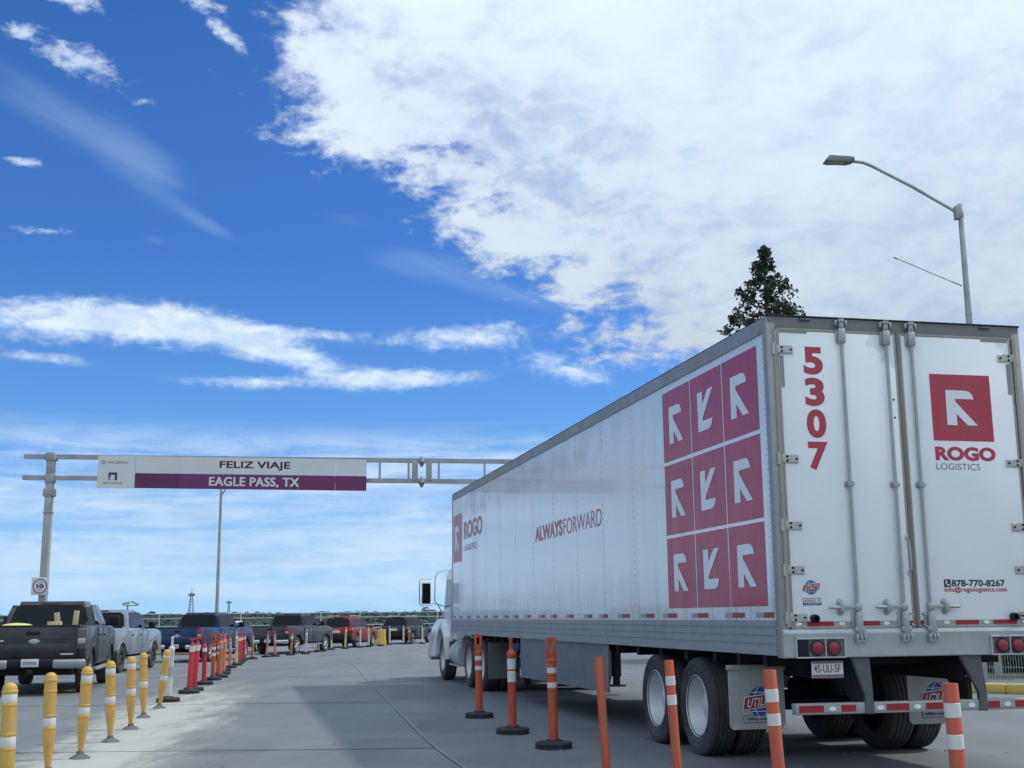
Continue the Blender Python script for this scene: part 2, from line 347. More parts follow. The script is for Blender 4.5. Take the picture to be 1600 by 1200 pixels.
# the crease between two pours: the right-hand lane lies a touch darker beside a raised lip
cre = [(-0.05, 6.0), (-.20, 9.4), (-.48, 11.87), (-.78, 13.25), (-1.11, 15.02), (-1.69, 18.46), (-2.68, 24.44)] + [onroad(x, y)[:2] for x, y in ((-3.55, 29.6), (-4.32, 34.43), (-5.0, 38.2), (-5.24, 39.36))]
def dens(pl, n=6):
    o = []
    for a, b in zip(pl, pl[1:]): o += [(a[0] + (b[0] - a[0]) * i / n, a[1] + (b[1] - a[1]) * i / n) for i in range(n)]
    return o + [pl[-1]]
cre = dens(cre)
sheet('right_lane', cre, [(min(60, x + 60), y) for x, y in cre], roadm2, .004, 1)
lip = mat('seam_lip', (.245, .25, .245), .85, 0, .2, 3, .2, dirt=.5, dirtcol=(.18, .18, .17))
sheet('lane_seam', [(x - .022, y) for x, y in cre], [(x + .012, y) for x, y in cre], lip, .010, 1)
gapm = mat('joint_filler', (.07, .07, .07), .9, 0, .3, 5)
for (a, b) in (((-6.9, 43.0), (6.0, 43.2)), ((-12.5, 31.2), (-3.6, 31.0)), ((-11.0, 20.5), (-2.05, 20.9)), ((-9, 13.4), (-.86, 13.6))):
    L_ = [(a[0] + (b[0] - a[0]) * i / 12, a[1] + (b[1] - a[1]) * i / 12) for i in range(13)]
    sheet('slab_joint', L_, [(x, y + .02 + y * .0012) for x, y in L_], gapm, .006, 1)
# pale dust swept up along the post line
dm = bpy.data.materials.new('dust'); dm.use_nodes = True
t = dm.node_tree; b = t.nodes['Principled BSDF']; b.inputs['Base Color'].default_value = (.52, .51, .44, 1); b.inputs['Roughness'].default_value = .95
uvn = t.nodes.new('ShaderNodeTexCoord'); sx = t.nodes.new('ShaderNodeSeparateXYZ'); t.links.new(uvn.outputs['UV'], sx.inputs[0])
def tm(op, a, b_=0.0):
    n = t.nodes.new('ShaderNodeMath'); n.operation = op
    for i, x in enumerate((a, b_)):
        if isinstance(x, (int, float)): n.inputs[i].default_value = x
        else: t.links.new(x, n.inputs[i])
    return n.outputs[0]
def tn(scale, st, det=9):
    mp = t.nodes.new('ShaderNodeMapping'); mp.inputs['Scale'].default_value = st; mp.inputs['Rotation'].default_value = (0, 0, R(-14)); t.links.new(uvn.outputs['Object'], mp.inputs[0])
    n = t.nodes.new('ShaderNodeTexNoise'); n.inputs['Scale'].default_value = scale; n.inputs['Detail'].default_value = det; n.inputs['Roughness'].default_value = .68; t.links.new(mp.outputs[0], n.inputs[0]); return n.outputs[0]
fall = tm('MULTIPLY', tm('SUBTRACT', 1.0, tm('POWER', tm('ABSOLUTE', tm('SUBTRACT', tm('MULTIPLY', sx.outputs[0], 2.0), 1.0)), 1.6)), tm('MINIMUM', 1.0, tm('MULTIPLY', tm('SUBTRACT', 1.0, sx.outputs[1]), 3.0)))
aa = tm('ADD', fall, tm('MULTIPLY', tm('SUBTRACT', tn(1.3, (1.5, .35, 1)), .5), 1.5))
aa = tm('ADD', aa, tm('MULTIPLY', tm('SUBTRACT', tn(6, (1, .5, 1)), .5), .5))
mr = t.nodes.new('ShaderNodeMapRange'); mr.interpolation_type = 'SMOOTHSTEP'; t.links.new(aa, mr.inputs[0]); mr.inputs[1].default_value = .25; mr.inputs[2].default_value = 1.05; mr.inputs[4].default_value = .85
al = tm('MULTIPLY', mr.outputs[0], tm('MINIMUM', 1.0, tm('MULTIPLY', fall, 3.5)))
t.links.new(al, b.inputs['Alpha'])
row = [(-3.2, 4), (-3.6, 7), (-3.95, 9.74), (-4.27, 11.5), (-4.46, 13), (-4.75, 14.6), (-5.0, 16.2), (-5.36, 18), (-5.7, 20), (-6.0, 22), (-6.35, 24.6), (-6.8, 27.5), (-7.2, 30.3), (-7.7, 33)]
row = dens(row, 4)
sheet('dust', [(x - 1.05 - .012 * y, y) for x, y in row], [(x + 1.15 + .035 * y, y) for x, y in row], dm, .005, 8)
# loose scraps and pebbles
peb = MB()
for i in range(150):
    k = random.choice(row); x, y = k[0] + random.gauss(.3, .8), k[1] + random.uniform(-1, 1); s_ = random.uniform(.004, .013)
    peb.box((x - s_, y - s_, gz(y)), (x + s_, y + s_ * .8, gz(y) + s_ * .8), mtx=Matrix.Translation((x, y, 0)) @ Matrix.Rotation(random.random() * 3, 4, 'Z') @ Matrix.Translation((-x, -y, 0)))
for i in range(90):
    x, y = random.uniform(-1, 5), random.uniform(8, 18); s_ = random.uniform(.004, .012)
    peb.box((x - s_, y - s_, .004), (x + s_, y + s_, .004 + s_), mtx=Matrix.Translation((x, y, 0)) @ Matrix.Rotation(random.random() * 3, 4, 'Z') @ Matrix.Translation((-x, -y, 0)))
tag(peb.build('gravel', mat('pebbles', (.30, .28, .24), .9, 0, .4, 3)), 'loose pebbles and grit scattered along the posts', 'gravel', kind='stuff')

# far land: one sheet to the horizon, rising to a low ridge
landm = mat('brush_land', (.038, .066, .052), .95, 0, .4, .02, dirt=.4, dirtcol=(.10, .10, .065), dscale=.03)
bm = bmesh.new(); nx, ny = 60, 50; V = []
def land_z(x, y):
    d = math.hypot(x, y); t = min(1, max(0, (d - 250) / 600))
    return -2.6 + 5.0 * t * t * (3 - 2 * t) * (1.0 + .12 * math.sin(x * .004 + 1) + .06 * math.sin(x * .013)) + .5 * math.sin(x * .02) * math.sin(y * .017)
grow = [-1500 + 3000 * i / nx for i in range(nx + 1)]; gyr = [-600, -200, -60, 0, 60, 100] + [100 + 1400 * ((i + 1) / (ny - 5)) ** 1.5 for i in range(ny - 5)] + [6000]
for y in gyr: V.append([bm.verts.new((x * (4 if abs(x) > 1400 else 1), y, land_z(x, y) if y < 5000 else 4.0)) for x in grow])
for A, B in zip(V, V[1:]):
    for i in range(nx): bm.faces.new((A[i], A[i + 1], B[i + 1], B[i]))
me = bpy.data.meshes.new('terrain'); bm.to_mesh(me); bm.free(); me.materials.append(landm)
to = bpy.data.objects.new('terrain', me); C.objects.link(to); to['kind'] = 'structure'
brushm = mat('brush_leaves', (.030, .058, .048), .95, 0, .4, .12, dirt=.3, dirtcol=(.06, .08, .042), dscale=.2)
ico = bmesh.new(); bmesh.ops.create_icosphere(ico, subdivisions=2, radius=1.0)
iv = [v.co.copy() for v in ico.verts]; ifc = [[v.index for v in f.verts] for f in ico.faces]; ico.free()
verts, faces = [], []
def clump(x, y, z, rx, rz):
    o = len(verts); ph = random.random() * 9
    for v in iv:
        k = 1 + .34 * random.uniform(-1, 1)
        verts.append((x + v.x * rx * k, y + v.y * rx * k, z + max(-.3, v.z) * rz * k))
    faces.extend([[i + o for i in f] for f in ifc])
for i in range(2400):
    d = 125 + 780 * random.random() ** 1.2; a = random.uniform(-27, 4) if random.random() < .85 else random.uniform(4, 27)
    x, y = d * math.sin(R(a)), d * math.cos(R(a)); s_ = random.uniform(.6, 1.5) * (1 + d / 600)
    clump(x, y, land_z(x, y), s_, s_ * random.uniform(.55, .9))
for i in range(330):
    a = random.uniform(-8.5, -1) if random.random() < .55 else random.uniform(-27, 27); d = random.uniform(800, 900); x, y = d * math.sin(R(a)), d * math.cos(R(a)); s_ = random.uniform(1.2, 3.0)
    clump(x, y, land_z(x, y), s_ * 1.3, s_ * random.uniform(.7, 1.15))
me = bpy.data.meshes.new('brush'); me.from_pydata(verts, [], faces); me.materials.append(brushm)
bo = bpy.data.objects.new('brush', me); C.objects.link(bo); tag(bo, 'dark green scrub covering the low land beyond the railing', 'scrub', kind='stuff')

# ------------------------------------------------------------------ railing along the far edge of the road
fm = mat('railing_paint', (.55, .60, .58), .5, .3, .1, 3)
def tubes_between(name, pts, r, m, parent):
    return MB().tube(pts, r, 6).build(name, m, parent)
path = [(-62, 86), (-45, 90), (-30, 93.5), (-15, 96), (0, 97), (15, 95), (32, 90)]
pd = []
for a, b_ in zip(path, path[1:]):
    n = max(1, round((Vector(b_) - Vector(a)).length / 3.1))
    pd += [(a[0] + (b_[0] - a[0]) * i / n, a[1] + (b_[1] - a[1]) * i / n) for i in range(n)]
pd.append(path[-1])
rail = empty('bridge_railing', (pd[0][0], pd[0][1], -.2)); tag(rail, 'long pale metal railing of pipes and posts along the far road edge', 'railing')
def rp(p_, z): return (p_[0] - pd[0][0], p_[1] - pd[0][1], z)
for z, r in ((1.98, .035), (1.62, .03), (1.05, .03), (.80, .03), (.45, .06)):
    tubes_between('rail', [rp(p_, z) for p_ in pd], r, fm, rail)
pm = MB().box((-.035, -.035, 0), (.035, .035, 1.95), 0).build('post', fm, rail); pm.location = rp(pd[0], 0)
for p_ in pd[1:]:
    o = pm.copy(); C.objects.link(o); o.parent = rail; o.location = rp(p_, 0)

# ------------------------------------------------------------------ trailer
YAW = 0.221768; TO = (2.2888654, 10.6046158, 0.0); W, H, L = 2.536, 4.03, 16.58
tr = empty('semi_trailer', TO, YAW); tag(tr, 'long white box semi trailer with maroon square emblems and number 5307', 'trailer')
white = mat('trailer_white', (.79, .815, .815), .20, 0, .03, 1.2, .012, 3, coat=.45, dirt=.12, dirtcol=(.50, .50, .48), stretch=(1, 2.2, .30), dscale=1.3)
doorw = mat('door_white', (.84, .875, .875), .30, 0, .03, 1.5, .01, 3, coat=.25, dirt=.14, dirtcol=(.50, .50, .47), dscale=1.6)
tred = mat('trailer_red', (.45, .035, .068), .34, 0, .10, 3, coat=.15, dirt=.25, dirtcol=(.30, .14, .15), stretch=(1, 3, .3), dscale=2.4)
tapew = mat('silver_tape', (.33, .35, .34), .5, 0, .12, 30); taper = mat('red_tape', (.30, .016, .025), .4, 0, .2, 26)
tapeg = mat('grey_tape', (.27, .30, .30), .6, 0, .08, 6)
logow = mat('logo_white', (.80, .83, .83), .35, 0, .05, 4, dirt=.25, dirtcol=(.5, .48, .46), dscale=4)
def wall_grime(m):
    t = m.node_tree; b = t.nodes['Principled BSDF']; L = t.links; src = b.inputs['Base Color'].links[0].from_socket
    tcn = t.nodes.new('ShaderNodeTexCoord'); sx = t.nodes.new('ShaderNodeSeparateXYZ'); L.new(tcn.outputs['Object'], sx.inputs[0])
    def nn(scale, st, det=7):
        mp = t.nodes.new('ShaderNodeMapping'); mp.inputs['Scale'].default_value = st; L.new(tcn.outputs['Object'], mp.inputs[0])
        n = t.nodes.new('ShaderNodeTexNoise'); n.inputs['Scale'].default_value = scale; n.inputs['Detail'].default_value = det; n.inputs['Roughness'].default_value = .65; L.new(mp.outputs[0], n.inputs[0]); return n.outputs[0]
    def op(o, a, c=0.0):
        n = t.nodes.new('ShaderNodeMath'); n.operation = o
        for i, x in enumerate((a, c)):
            if isinstance(x, (int, float)): n.inputs[i].default_value = x
            else: L.new(x, n.inputs[i])
        return n.outputs[0]
    def ss(x, a, c_, lo=0.0, hi=1.0):
        n = t.nodes.new('ShaderNodeMapRange'); n.interpolation_type = 'SMOOTHSTEP'; L.new(x, n.inputs[0]); n.inputs[1].default_value = a; n.inputs[2].default_value = c_; n.inputs[3].default_value = lo; n.inputs[4].default_value = hi; return n.outputs[0]
    z = sx.outputs[2]; y = sx.outputs[1]
    run = ss(nn(2.4, (1, 4.2, .16)), .50, .68); blot = nn(1.5, (1, 1, 1)); zz = op('ADD', z, op('MULTIPLY', op('SUBTRACT', nn(1.1, (1, 3.0, .3)), .5), .75))
    low = ss(zz, 1.95, 1.45); top = op('MULTIPLY', ss(zz, 3.30, 3.50), ss(y, 2.5, 6.5)); rear = op('MULTIPLY', ss(y, 5.5, 1.5), .55)
    f = op('ADD', op('MULTIPLY', low, op('ADD', op('MULTIPLY', blot, .45), op('MULTIPLY', run, .35))), op('MULTIPLY', top, op('MULTIPLY', ss(blot, .30, .60), .42)))
    f = op('ADD', f, op('MULTIPLY', op('ADD', rear, .10), op('MULTIPLY', run, .45)))
    spots = ss(nn(9.0, (1, 1, .6), 3), .70, .76, 0, .35); f = op('MINIMUM', op('ADD', f, op('MULTIPLY', spots, ss(y, 9.0, 3.0))), .8)
    mx = t.nodes.new('ShaderNodeMix'); mx.data_type = 'RGBA'; L.new(f, mx.inputs[0]); L.new(src, mx.inputs[6]); mx.inputs[7].default_value = (.40, .41, .40, 1); L.new(mx.outputs[2], b.inputs['Base Color'])
    for l in list(b.inputs['Roughness'].links): L.remove(l)
    L.new(op('ADD', op('MULTIPLY', f, .5), .20), b.inputs['Roughness'])
wall_grime(white)
SL = Frame((0, 0, 0), (0, -1, 0), (0, 0, 1))   # left wall: u = -Y, n = -X
RF = Frame((0, 0, 0), (1, 0, 0), (0, 0, 1))    # rear doors: u = X, n = -Y
seams = [.10, 1.389, 2.652, 3.914, 5.163, 6.403, 7.699, 8.988, 10.247, 11.5, 12.8, 14.09, 15.40, 16.54]
wl = empty('side_wall', parent=tr)
for a, b_ in zip(seams, seams[1:]):
    MB().box((0.0, a + .003, 1.335), (.03, b_ - .003, 3.885), .004, 1).build('panel', white, wl)
MB().box((.004, .12, 1.335), (.04, 16.5, 3.885)).build('seam_backing', deco, wl)
rv = MB()
for s_ in seams[1:-1]:
    z = 1.42
    while z < 3.85:
        for q in (-.022, .022): rv.box((-.0022, s_ + q - .006, z - .006), (.001, s_ + q + .006, z + .006))
        z += .085
z = 1.40
while z < 3.85: rv.box((-.0022, .115, z - .006), (.001, .127, z + .006)); z += .06
y = .15
while y < 16.5:
    rv.box((-.0022, y - .006, 1.352), (.001, y + .006, 1.364)); rv.box((-.0022, y - .006, 3.862), (.001, y + .006, 3.874)); y += .10
tag(rv.build('rivet', alud, wl, 0), kind='stuff')
MB().box((W - .03, .1, 1.335), (W, 16.5, 3.885), .004, 1).build('right_wall', white, tr)
MB().box((.04, 16.50, 1.05), (W - .04, 16.56, 3.93), .01).build('front_wall', white, tr)
MB().box((.02, .09, 4.0), (W - .02, 16.5, 4.022), .006, 1).build('roof', alud, tr)
for sx_ in (0, 1):
    pts = [(-.012, 3.885), (.05, 3.885), (.05, 4.02), (.004, 4.03), (-.012, 4.015), (-.008, 3.97)]
    if sx_: pts = [(W - x, z) for x, z in pts]
    o = MB().prism(pts, 1, .085, 16.40).build('top_rail', alud, tr)
    gpts = [(-.014, 1.335), (-.014, 1.285), (-.006, 1.28), (-.006, 1.262), (-.016, 1.257), (-.016, 1.213), (-.008, 1.208), (-.008, 1.192), (-.018, 1.187), (-.018, 1.14), (-.010, 1.136), (-.010, 1.122), (-.019, 1.118), (-.019, 1.04), (.05, 1.04), (.05, 1.335)]
    if sx_: gpts = [(W - x, z) for x, z in gpts]
    MB().prism(gpts, 1, .085, 16.56).build('bottom_rail', alud, tr, 20)
MB().tube([(.0, .09, 4.026), (.0, 16.42, 4.026)], .008, 5).build('drip_edge', blackm, tr)
# rounded front posts
for sx_ in (0, 1):
    q = (lambda x: W - x) if sx_ else (lambda x: x)
    arc = [(q(.10 - .105 * math.cos(R(a))), 16.47 + .105 * math.sin(R(a))) for a in range(0, 91, 15)]
    MB().prism(arc + [(q(.10), 16.44), (q(-.005), 16.40)], 2, 1.04, 4.025, .006, 1).build('corner_post', alud, tr)
# rear frame
for sx_ in (0, 1):
    x0, x1 = (-.014, .075) if not sx_ else (W - .075, W + .014)
    MB().box((x0, -.012, 1.02), (x1, .085, 4.03), .012, 2).build('rear_post', alud, tr)
MB().prism([(-.03, 4.03), (.09, 4.03), (.09, 3.925), (0, 3.918), (-.012, 3.96), (-.016, 4.0)], 0, .0, W).build('header', mat('header_metal', (.27, .275, .265), .55, .4, .15, 6, dirt=.45, dirtcol=(.18, .17, .15), stretch=(.3, 1, 1)), tr)
MB().box((-.01, -.036, 4.018), (W + .01, .05, 4.034), .004, 1).build('header_cap', blackm, tr)
MB().prism([(-.012, 1.262), (-.03, 1.255), (-.045, 1.225), (-.03, 1.20), (-.03, 1.03), (-.02, 1.02), (.085, 1.02), (.085, 1.262)], 0, .0, W, .004, 1).build('sill', alu, tr)
MB().box((.01, .03, 1.262), (W - .01, .085, 3.925)).build('door_recess', blackm, tr)
def door(name, x0, x1):
    o = MB().box((x0, -.004, 1.272), (x1, .028, 3.915), .008, 2).build(name, doorw, tr)
    g = MB()
    for a, b_ in (((x0 - .012, -.010, 1.262), (x0 + .014, .012, 3.921)), ((x1 - .014, -.010, 1.262), (x1 + .012, .012, 3.921)), ((x0 + .015, -.009, 3.893), (x1 - .015, .012, 3.921)), ((x0 + .015, -.009, 1.262), (x1 - .015, .012, 1.285))):
        g.box(a, b_, .008, 2)
    g.build('gasket', beige, o); return o
DL = door('door', .098, 1.255); DR = door('door', 1.305, 2.44)
MB().box((1.262, -.022, 1.268), (1.298, .01, 3.925), .012, 2).build('centre_seal', mat('centre_seal', (.20, .185, .155), .6, .2, .2, 9, dirt=.3), tr)
# hinges
for sx_ in (0, 1):
    for z in (3.72, 2.735, 2.15, 1.765, 1.36):
        q = (lambda x: W - x) if sx_ else (lambda x: x)
        h_ = MB().box((q(.085), -.020, z - .037), (q(.235), -.006, z + .037), .006, 1).box((q(.035), -.030, z - .042), (q(.09), -.004, z + .042), .01, 2).tube([(q(.045), -.022, z - .052), (q(.045), -.022, z + .052)], .016, 8).build('hinge', stain, tr)
        bt = MB()
        for bx, bz in ((.125, .018), (.125, -.018), (.212, -.002)):
            bt.lathe([(.010, 0), (.010, .008), (.004, .010)], 8, Matrix.Translation((q(bx), -.020, z + bz)) @ Matrix.Rotation(R(90), 4, 'X'))
        bt.build('bolt', blackm, h_)
    MB().tube([(q(.062), -.018, 1.28), (q(.062), -.018, 3.90)], .020, 8).build('hinge_rod', beige, tr)
    MB().lathe([(.036, 0), (.036, .05), (.024, .055), (.022, .01)], 12, Matrix.Translation((q(.30), -.004, 1.35)) @ Matrix.Rotation(R(90), 4, 'X')).build('door_holdback', blackm, tr)
# lock rods
for x, hd in ((.705, -1), (1.148, -1), (1.402, 1)):
    rod = empty('lock_rod', parent=tr)
    MB().tube([(x, -.035, 1.20), (x, -.035, 3.99)], .0165, 10).build('rod', steel, rod)
    k = MB().box((x - .048, -.03, 3.80), (x + .048, -.004, 3.92), .01).box((x - .036, -.062, 3.79), (x + .036, -.03, 3.93), .014).lathe([(.022, 3.93), (.027, 3.95), (.024, 3.985), (.034, 3.99), (.034, 4.015)], 10, Matrix.Translation((x, -.04, 0)))
    k.box((x - .06, -.05, 3.955), (x - .04, -.01, 4.005), .004).box((x + .04, -.05, 3.955), (x + .06, -.01, 4.005), .004)
    k.build('top_keeper', steel, rod)
    MB().box((x - .042, -.014, 2.495), (x + .042, -.004, 2.545), .006).tube([(x, -.035, 2.50), (x, -.035, 2.54)], .027, 10).box((x - .012, -.055, 2.503), (x + .035, -.014, 2.537), .006).build('rod_guide', steel, rod)
    k = MB().box((x - .055, -.02, 1.24), (x + .055, -.004, 1.40), .01).lathe([(.030, 1.225), (.034, 1.25), (.034, 1.37), (.026, 1.40)], 12, Matrix.Translation((x, -.045, 0))).box((x - .05, -.07, 1.235), (x + .042, -.03, 1.275), .008)
    k.build('bottom_keeper', steel, rod)
    k = MB().box((x - .05, -.075, 1.145), (x + .045, -.03, 1.165), .004).box((x - .05, -.08, 1.16), (x - .028, -.032, 1.215), .004).box((x - .008, -.082, 1.155), (x + .012, -.034, 1.21), .004).box((x + .024, -.08, 1.16), (x + .044, -.032, 1.215), .004).lathe([(.018, 1.17), (.024, 1.20), (.024, 1.23)], 10, Matrix.Translation((x, -.045, 0)))
    k.build('cam', steel, rod)
    e = x + hd * .29
    hdl = MB().box((x - .03, -.065, 1.415), (x + .03, -.02, 1.475), .012).box((x, -.055, 1.43), (x + hd * .155, -.043, 1.463), .005)
    hdl.tube([(x + hd * .14, -.05, 1.446), (x + hd * .20, -.056, 1.444), (x + hd * .27, -.058, 1.443), (e, -.055, 1.443)], [.013, .017, .014, .005], 8)
    hdl.build('handle', steel, rod)
    c_ = x + hd * .155
    MB().lathe([(.030, 0), (.028, .012), (.012, .016)], 12, Matrix.Translation((c_, -.004, 1.487)) @ Matrix.Rotation(R(90), 4, 'X')).lathe([(.030, 0), (.028, .012), (.012, .016)], 12, Matrix.Translation((c_, -.004, 1.402)) @ Matrix.Rotation(R(90), 4, 'X')).box((c_ - .022, -.07, 1.398), (c_ + .022, -.012, 1.49), .012).build('hasp', steel, rod)
MB().tube([(1.235, -.01, 2.05), (1.235, -.045, 2.02), (1.24, -.05, 1.89), (1.242, -.045, 1.77), (1.242, -.01, 1.74)], .008, 8).box((1.222, -.014, 2.03), (1.248, -.004, 2.075), .004).box((1.228, -.014, 1.715), (1.255, -.004, 1.76), .004).build('grab_handle', stain, tr)
for x, z in ((1.215, 1.385), (1.335, 1.385), (1.215, 1.30), (1.335, 1.29)):
    MB().tube([(x, -.004, z), (x, -.04, z), (x + .012, -.05, z - .018), (x + .022, -.04, z - .012)], .007, 6).build('tie_hook', steel, tr)
for z in (3.295, 3.13): MB().lathe([(.010, 0), (.008, .006), (.001, .007)], 8, Matrix.Translation((1.205, -.004, z)) @ Matrix.Rotation(R(90), 4, 'X')).build('bolt', blackm, tr)
# rear graphics
for i, (ch, z0, z1) in enumerate((('5', 3.50, 3.755), ('3', 3.213, 3.472), ('0', 2.925, 3.185), ('7', 2.64, 2.892))):
    text('number', ch, (.335, z0, .525, z1), tred, tr, RF, 2, .045)
MARK = [(.245, .76), (.563, .76), (.62, .752), (.665, .725), (.695, .68), (.707, .63), (.40, .63), (.40, .587), (.745, .235), (.577, .235), (.406, .405), (.404, .235), (.24, .235)]
def emblem(u0, v0, u1, v1, fr, parent, flip=False, k=2):
    o = flat('emblem_square', [rect(u0, v0, u1, v1)], tred, parent, fr, k)
    pts = [(u0 + (u1 - u0) * x, v0 + (v1 - v0) * ((1 - y) if flip else y)) for x, y in MARK]
    flat('emblem_mark', [pts], logow, o, fr, k + 1); return o
emblem(1.58, 2.93, 2.197, 3.548, RF, tr)
text('lettering', 'ROGO', (1.585, 2.748, 2.20, 2.876), tred, tr, RF, 2, .05)
text('lettering', 'LOGISTICS', (1.586, 2.665, 2.03, 2.722), mat('logistics_ink', (.22, .12, .15), .5), tr, RF, 2, -.004)
ic = flat('phone_icon', [rect(1.574, 1.614, 1.640, 1.681)], inkdk, tr, RF, 2)
flat('handset', [[(1.588, 1.668), (1.602, 1.672), (1.604, 1.655), (1.600, 1.648), (1.612, 1.634), (1.628, 1.640), (1.628, 1.628), (1.618, 1.623), (1.603, 1.630), (1.590, 1.648)]], logow, ic, RF, 3)
text('lettering', '878-770-8267', (1.648, 1.617, 2.185, 1.678), inkdk, tr, RF, 2, .03)
text('lettering', 'info@rogologistics.com', (1.576, 1.560, 2.197, 1.614), tred, tr, RF, 2, 0, 0, 1.06, .0012)
blue = mat('emblem_blue', (.025, .06, .32), .45, 0, .1); lred = mat('emblem_red', (.30, .02, .03), .45, 0, .1); flapred = mat('flap_red', (.28, .04, .045), .55, 0, .2, 12)
def globe(cx, cy, s_, fr, parent, k=2, red=lred):
    g = flat('globe_emblem', [disc(cx, cy, .40 * s_, .43 * s_)], blue, parent, fr, k)
    ln = []
    for a in (-.22, .22): ln.append([(cx + a * s_ * math.cos(R(t_)) + o_ * .012 * s_, cy + .42 * s_ * math.sin(R(t_))) for o_, rng_ in ((1, range(-90, 91, 15)), (-1, range(90, -91, -15))) for t_ in rng_])
    for yy in (-.26, .0, .26): ln.append(rect(cx - .38 * s_ * math.sqrt(1 - (yy / .45) ** 2), cy + yy * s_ - .010 * s_, cx + .38 * s_ * math.sqrt(1 - (yy / .45) ** 2), cy + yy * s_ + .010 * s_))
    flat('globe_line', ln, logow, g, fr, k + 1)
    bn = lambda o_: [(cx - .56 * s_ - o_, cy - .21 * s_ - o_), (cx + .46 * s_ + o_, cy - .09 * s_ - o_), (cx + .56 * s_ + o_, cy + .25 * s_ + o_), (cx - .50 * s_ - o_, cy + .12 * s_ + o_)]
    flat('banner_edge', [bn(.025 * s_)], logow, g, fr, k + 2); flat('banner', [bn(0)], red, g, fr, k + 3)
    sf = Frame(fr(cx, cy, 0), fr.u + fr.v * .10, fr.v); sf.n = fr.n
    text('lettering', 'UTILITY', (-.46 * s_, -.115 * s_, .42 * s_, .125 * s_), logow, g, sf, k + 4, .012, .25, 1.06)
    return g
globe(.290, 1.616, .145, RF, tr)
lb = flat('model_label', [rect(.206, 1.463, .380, 1.524)], blue, tr, RF, 2)
flat('label_field', [rect(.211, 1.485, .375, 1.519)], logow, lb, RF, 3)
text('lettering', '4000D-X', (.216, 1.489, .370, 1.515), lred, lb, RF, 4, .006, 0, 1.08); text('lettering', 'COMPOSITE', (.222, 1.468, .366, 1.480), logow, lb, RF, 3, 0, 0, 1.1)
for a in (rect(.11, 3.875, .384, 3.908), rect(.104, 3.376, .145, 3.666), rect(2.14, 3.870, 2.42, 3.906), rect(2.385, 3.376, 2.43, 3.666)):
    flat('corner_tape', [a], tapeg, tr, RF, 2)
# reflective strip: silver ovals and red
flat('reflective_strip', [rect(.10, 1.286, .66, 1.326), rect(.75, 1.286, 1.10, 1.326), rect(1.45, 1.286, 2.43, 1.326)], tapew, tr, RF, 2)
for a, b_ in ((.235, .485), (.765, .925), (1.205, 1.25), (1.31, 1.35), (1.66, 1.89), (2.035, 2.27)):
    flat('red_reflector', [rect(a, 1.2865, b_, 1.3255)], taper, tr, RF, 3)
for x in (.155, .56, .985, 1.57, 1.965, 2.35): flat('oval_mark', [disc(x, 1.306, .030, .016, 14)], logow, tr, RF, 4)
for x in (.36, W - .36):
    MB().box((x - .055, -.045, 3.985), (x + .055, -.012, 4.012), .012).build('marker_lamp', mat('lamp_smoke', (.09, .08, .085), .4, 0, .1), tr)
# tail lamps
for sx_ in (0, 1):
    q = (lambda x: W - x) if sx_ else (lambda x: x)
    hous = MB().box((q(.115), -.036, 1.022), (q(.555), -.0305, 1.182), .0).build('lamp_box', mat('lamp_box', (.13, .135, .135), .6, .2), tr)
    fr_ = MB()
    for a, b_ in (((.100, 1.176), (.57, 1.19)), ((.100, 1.018), (.57, 1.029)), ((.100, 1.018), (.113, 1.19)), ((.553, 1.018), (.567, 1.19)), ((.372, 1.025), (.382, 1.18))):
        fr_.box((q(a[0]), -.052, a[1]), (q(b_[0]), -.031, b_[1]), .003, 1)
    fr_.build('lamp_frame', alu, hous)
    MB().box((q(.12), -.042, 1.034), (q(.222), -.030, 1.172), .004).build('junction_plate', blackm, hous)
    for x in (.300, .452):
        lamp = MB().lathe([(.066, 0), (.068, .012), (.058, .016)], 24, Matrix.Translation((q(x), -.034, 1.103)) @ Matrix.Rotation(R(90), 4, 'X')).build('tail_lamp', black, hous)
        lamp.parent = tr; MB().lathe([(.052, 0), (.050, .010), (.030, .016), (.001, .018)], 24, Matrix.Translation((q(x), -.046, 1.103)) @ Matrix.Rotation(R(90), 4, 'X')).build('lens', redl, lamp)
pl = MB().box((.265, .015, .85), (.56, .02, .99), .003, 1).build('licence_plate', platem, tr)
PF = Frame((0, .015, 0), (1, 0, 0), (0, 0, 1))
text('lettering', '45-UU-5F', (.285, .895, .535, .960), inkdk, pl, PF, 1, .0)
flat('plate_band', [rect(.27, .855, .555, .878)], mat('plate_band', (.25, .10, .14), .5), pl, PF, 1)
flat('plate_band', [rect(.27, .972, .555, .986)], mat('plate_band2', (.16, .12, .14), .5), pl, PF, 1)
# rear impact guard
gd = empty('impact_guard', parent=tr)
MB().box((.10, .02, .545), (W - .10, .10, .640), .008).build('crossbar', alud, gd)
for sx_ in (0, 1):
    q = (lambda x: W - x) if sx_ else (lambda x: x)
    if sx_: xs_ = (1.68, 1.89, 1.845, 1.925)
    else: xs_ = (.64, .81, .745, .825)
    MB().prism([(xs_[0], 1.02), (xs_[1], 1.02), (xs_[3], .70), (xs_[3], .54), (xs_[2], .54), (xs_[2], .70)], 1, .004, .05, .006, 1).build('upright', mat('guard_steel', (.10, .105, .105), .55, .3, .15, 6, dirt=.4, dirtcol=(.2, .2, .19)), gd)
    xa = (xs_[0] + xs_[1]) / 2
    MB().prism([(.05, .56), (.10, .56), (.62, 1.02), (.30, 1.02), (.05, .80)], 0, xa - .02, xa + .02).build('brace', blackm, gd)
GF = Frame((0, .02, 0), (1, 0, 0), (0, 0, 1))
x = .13; k_ = 0
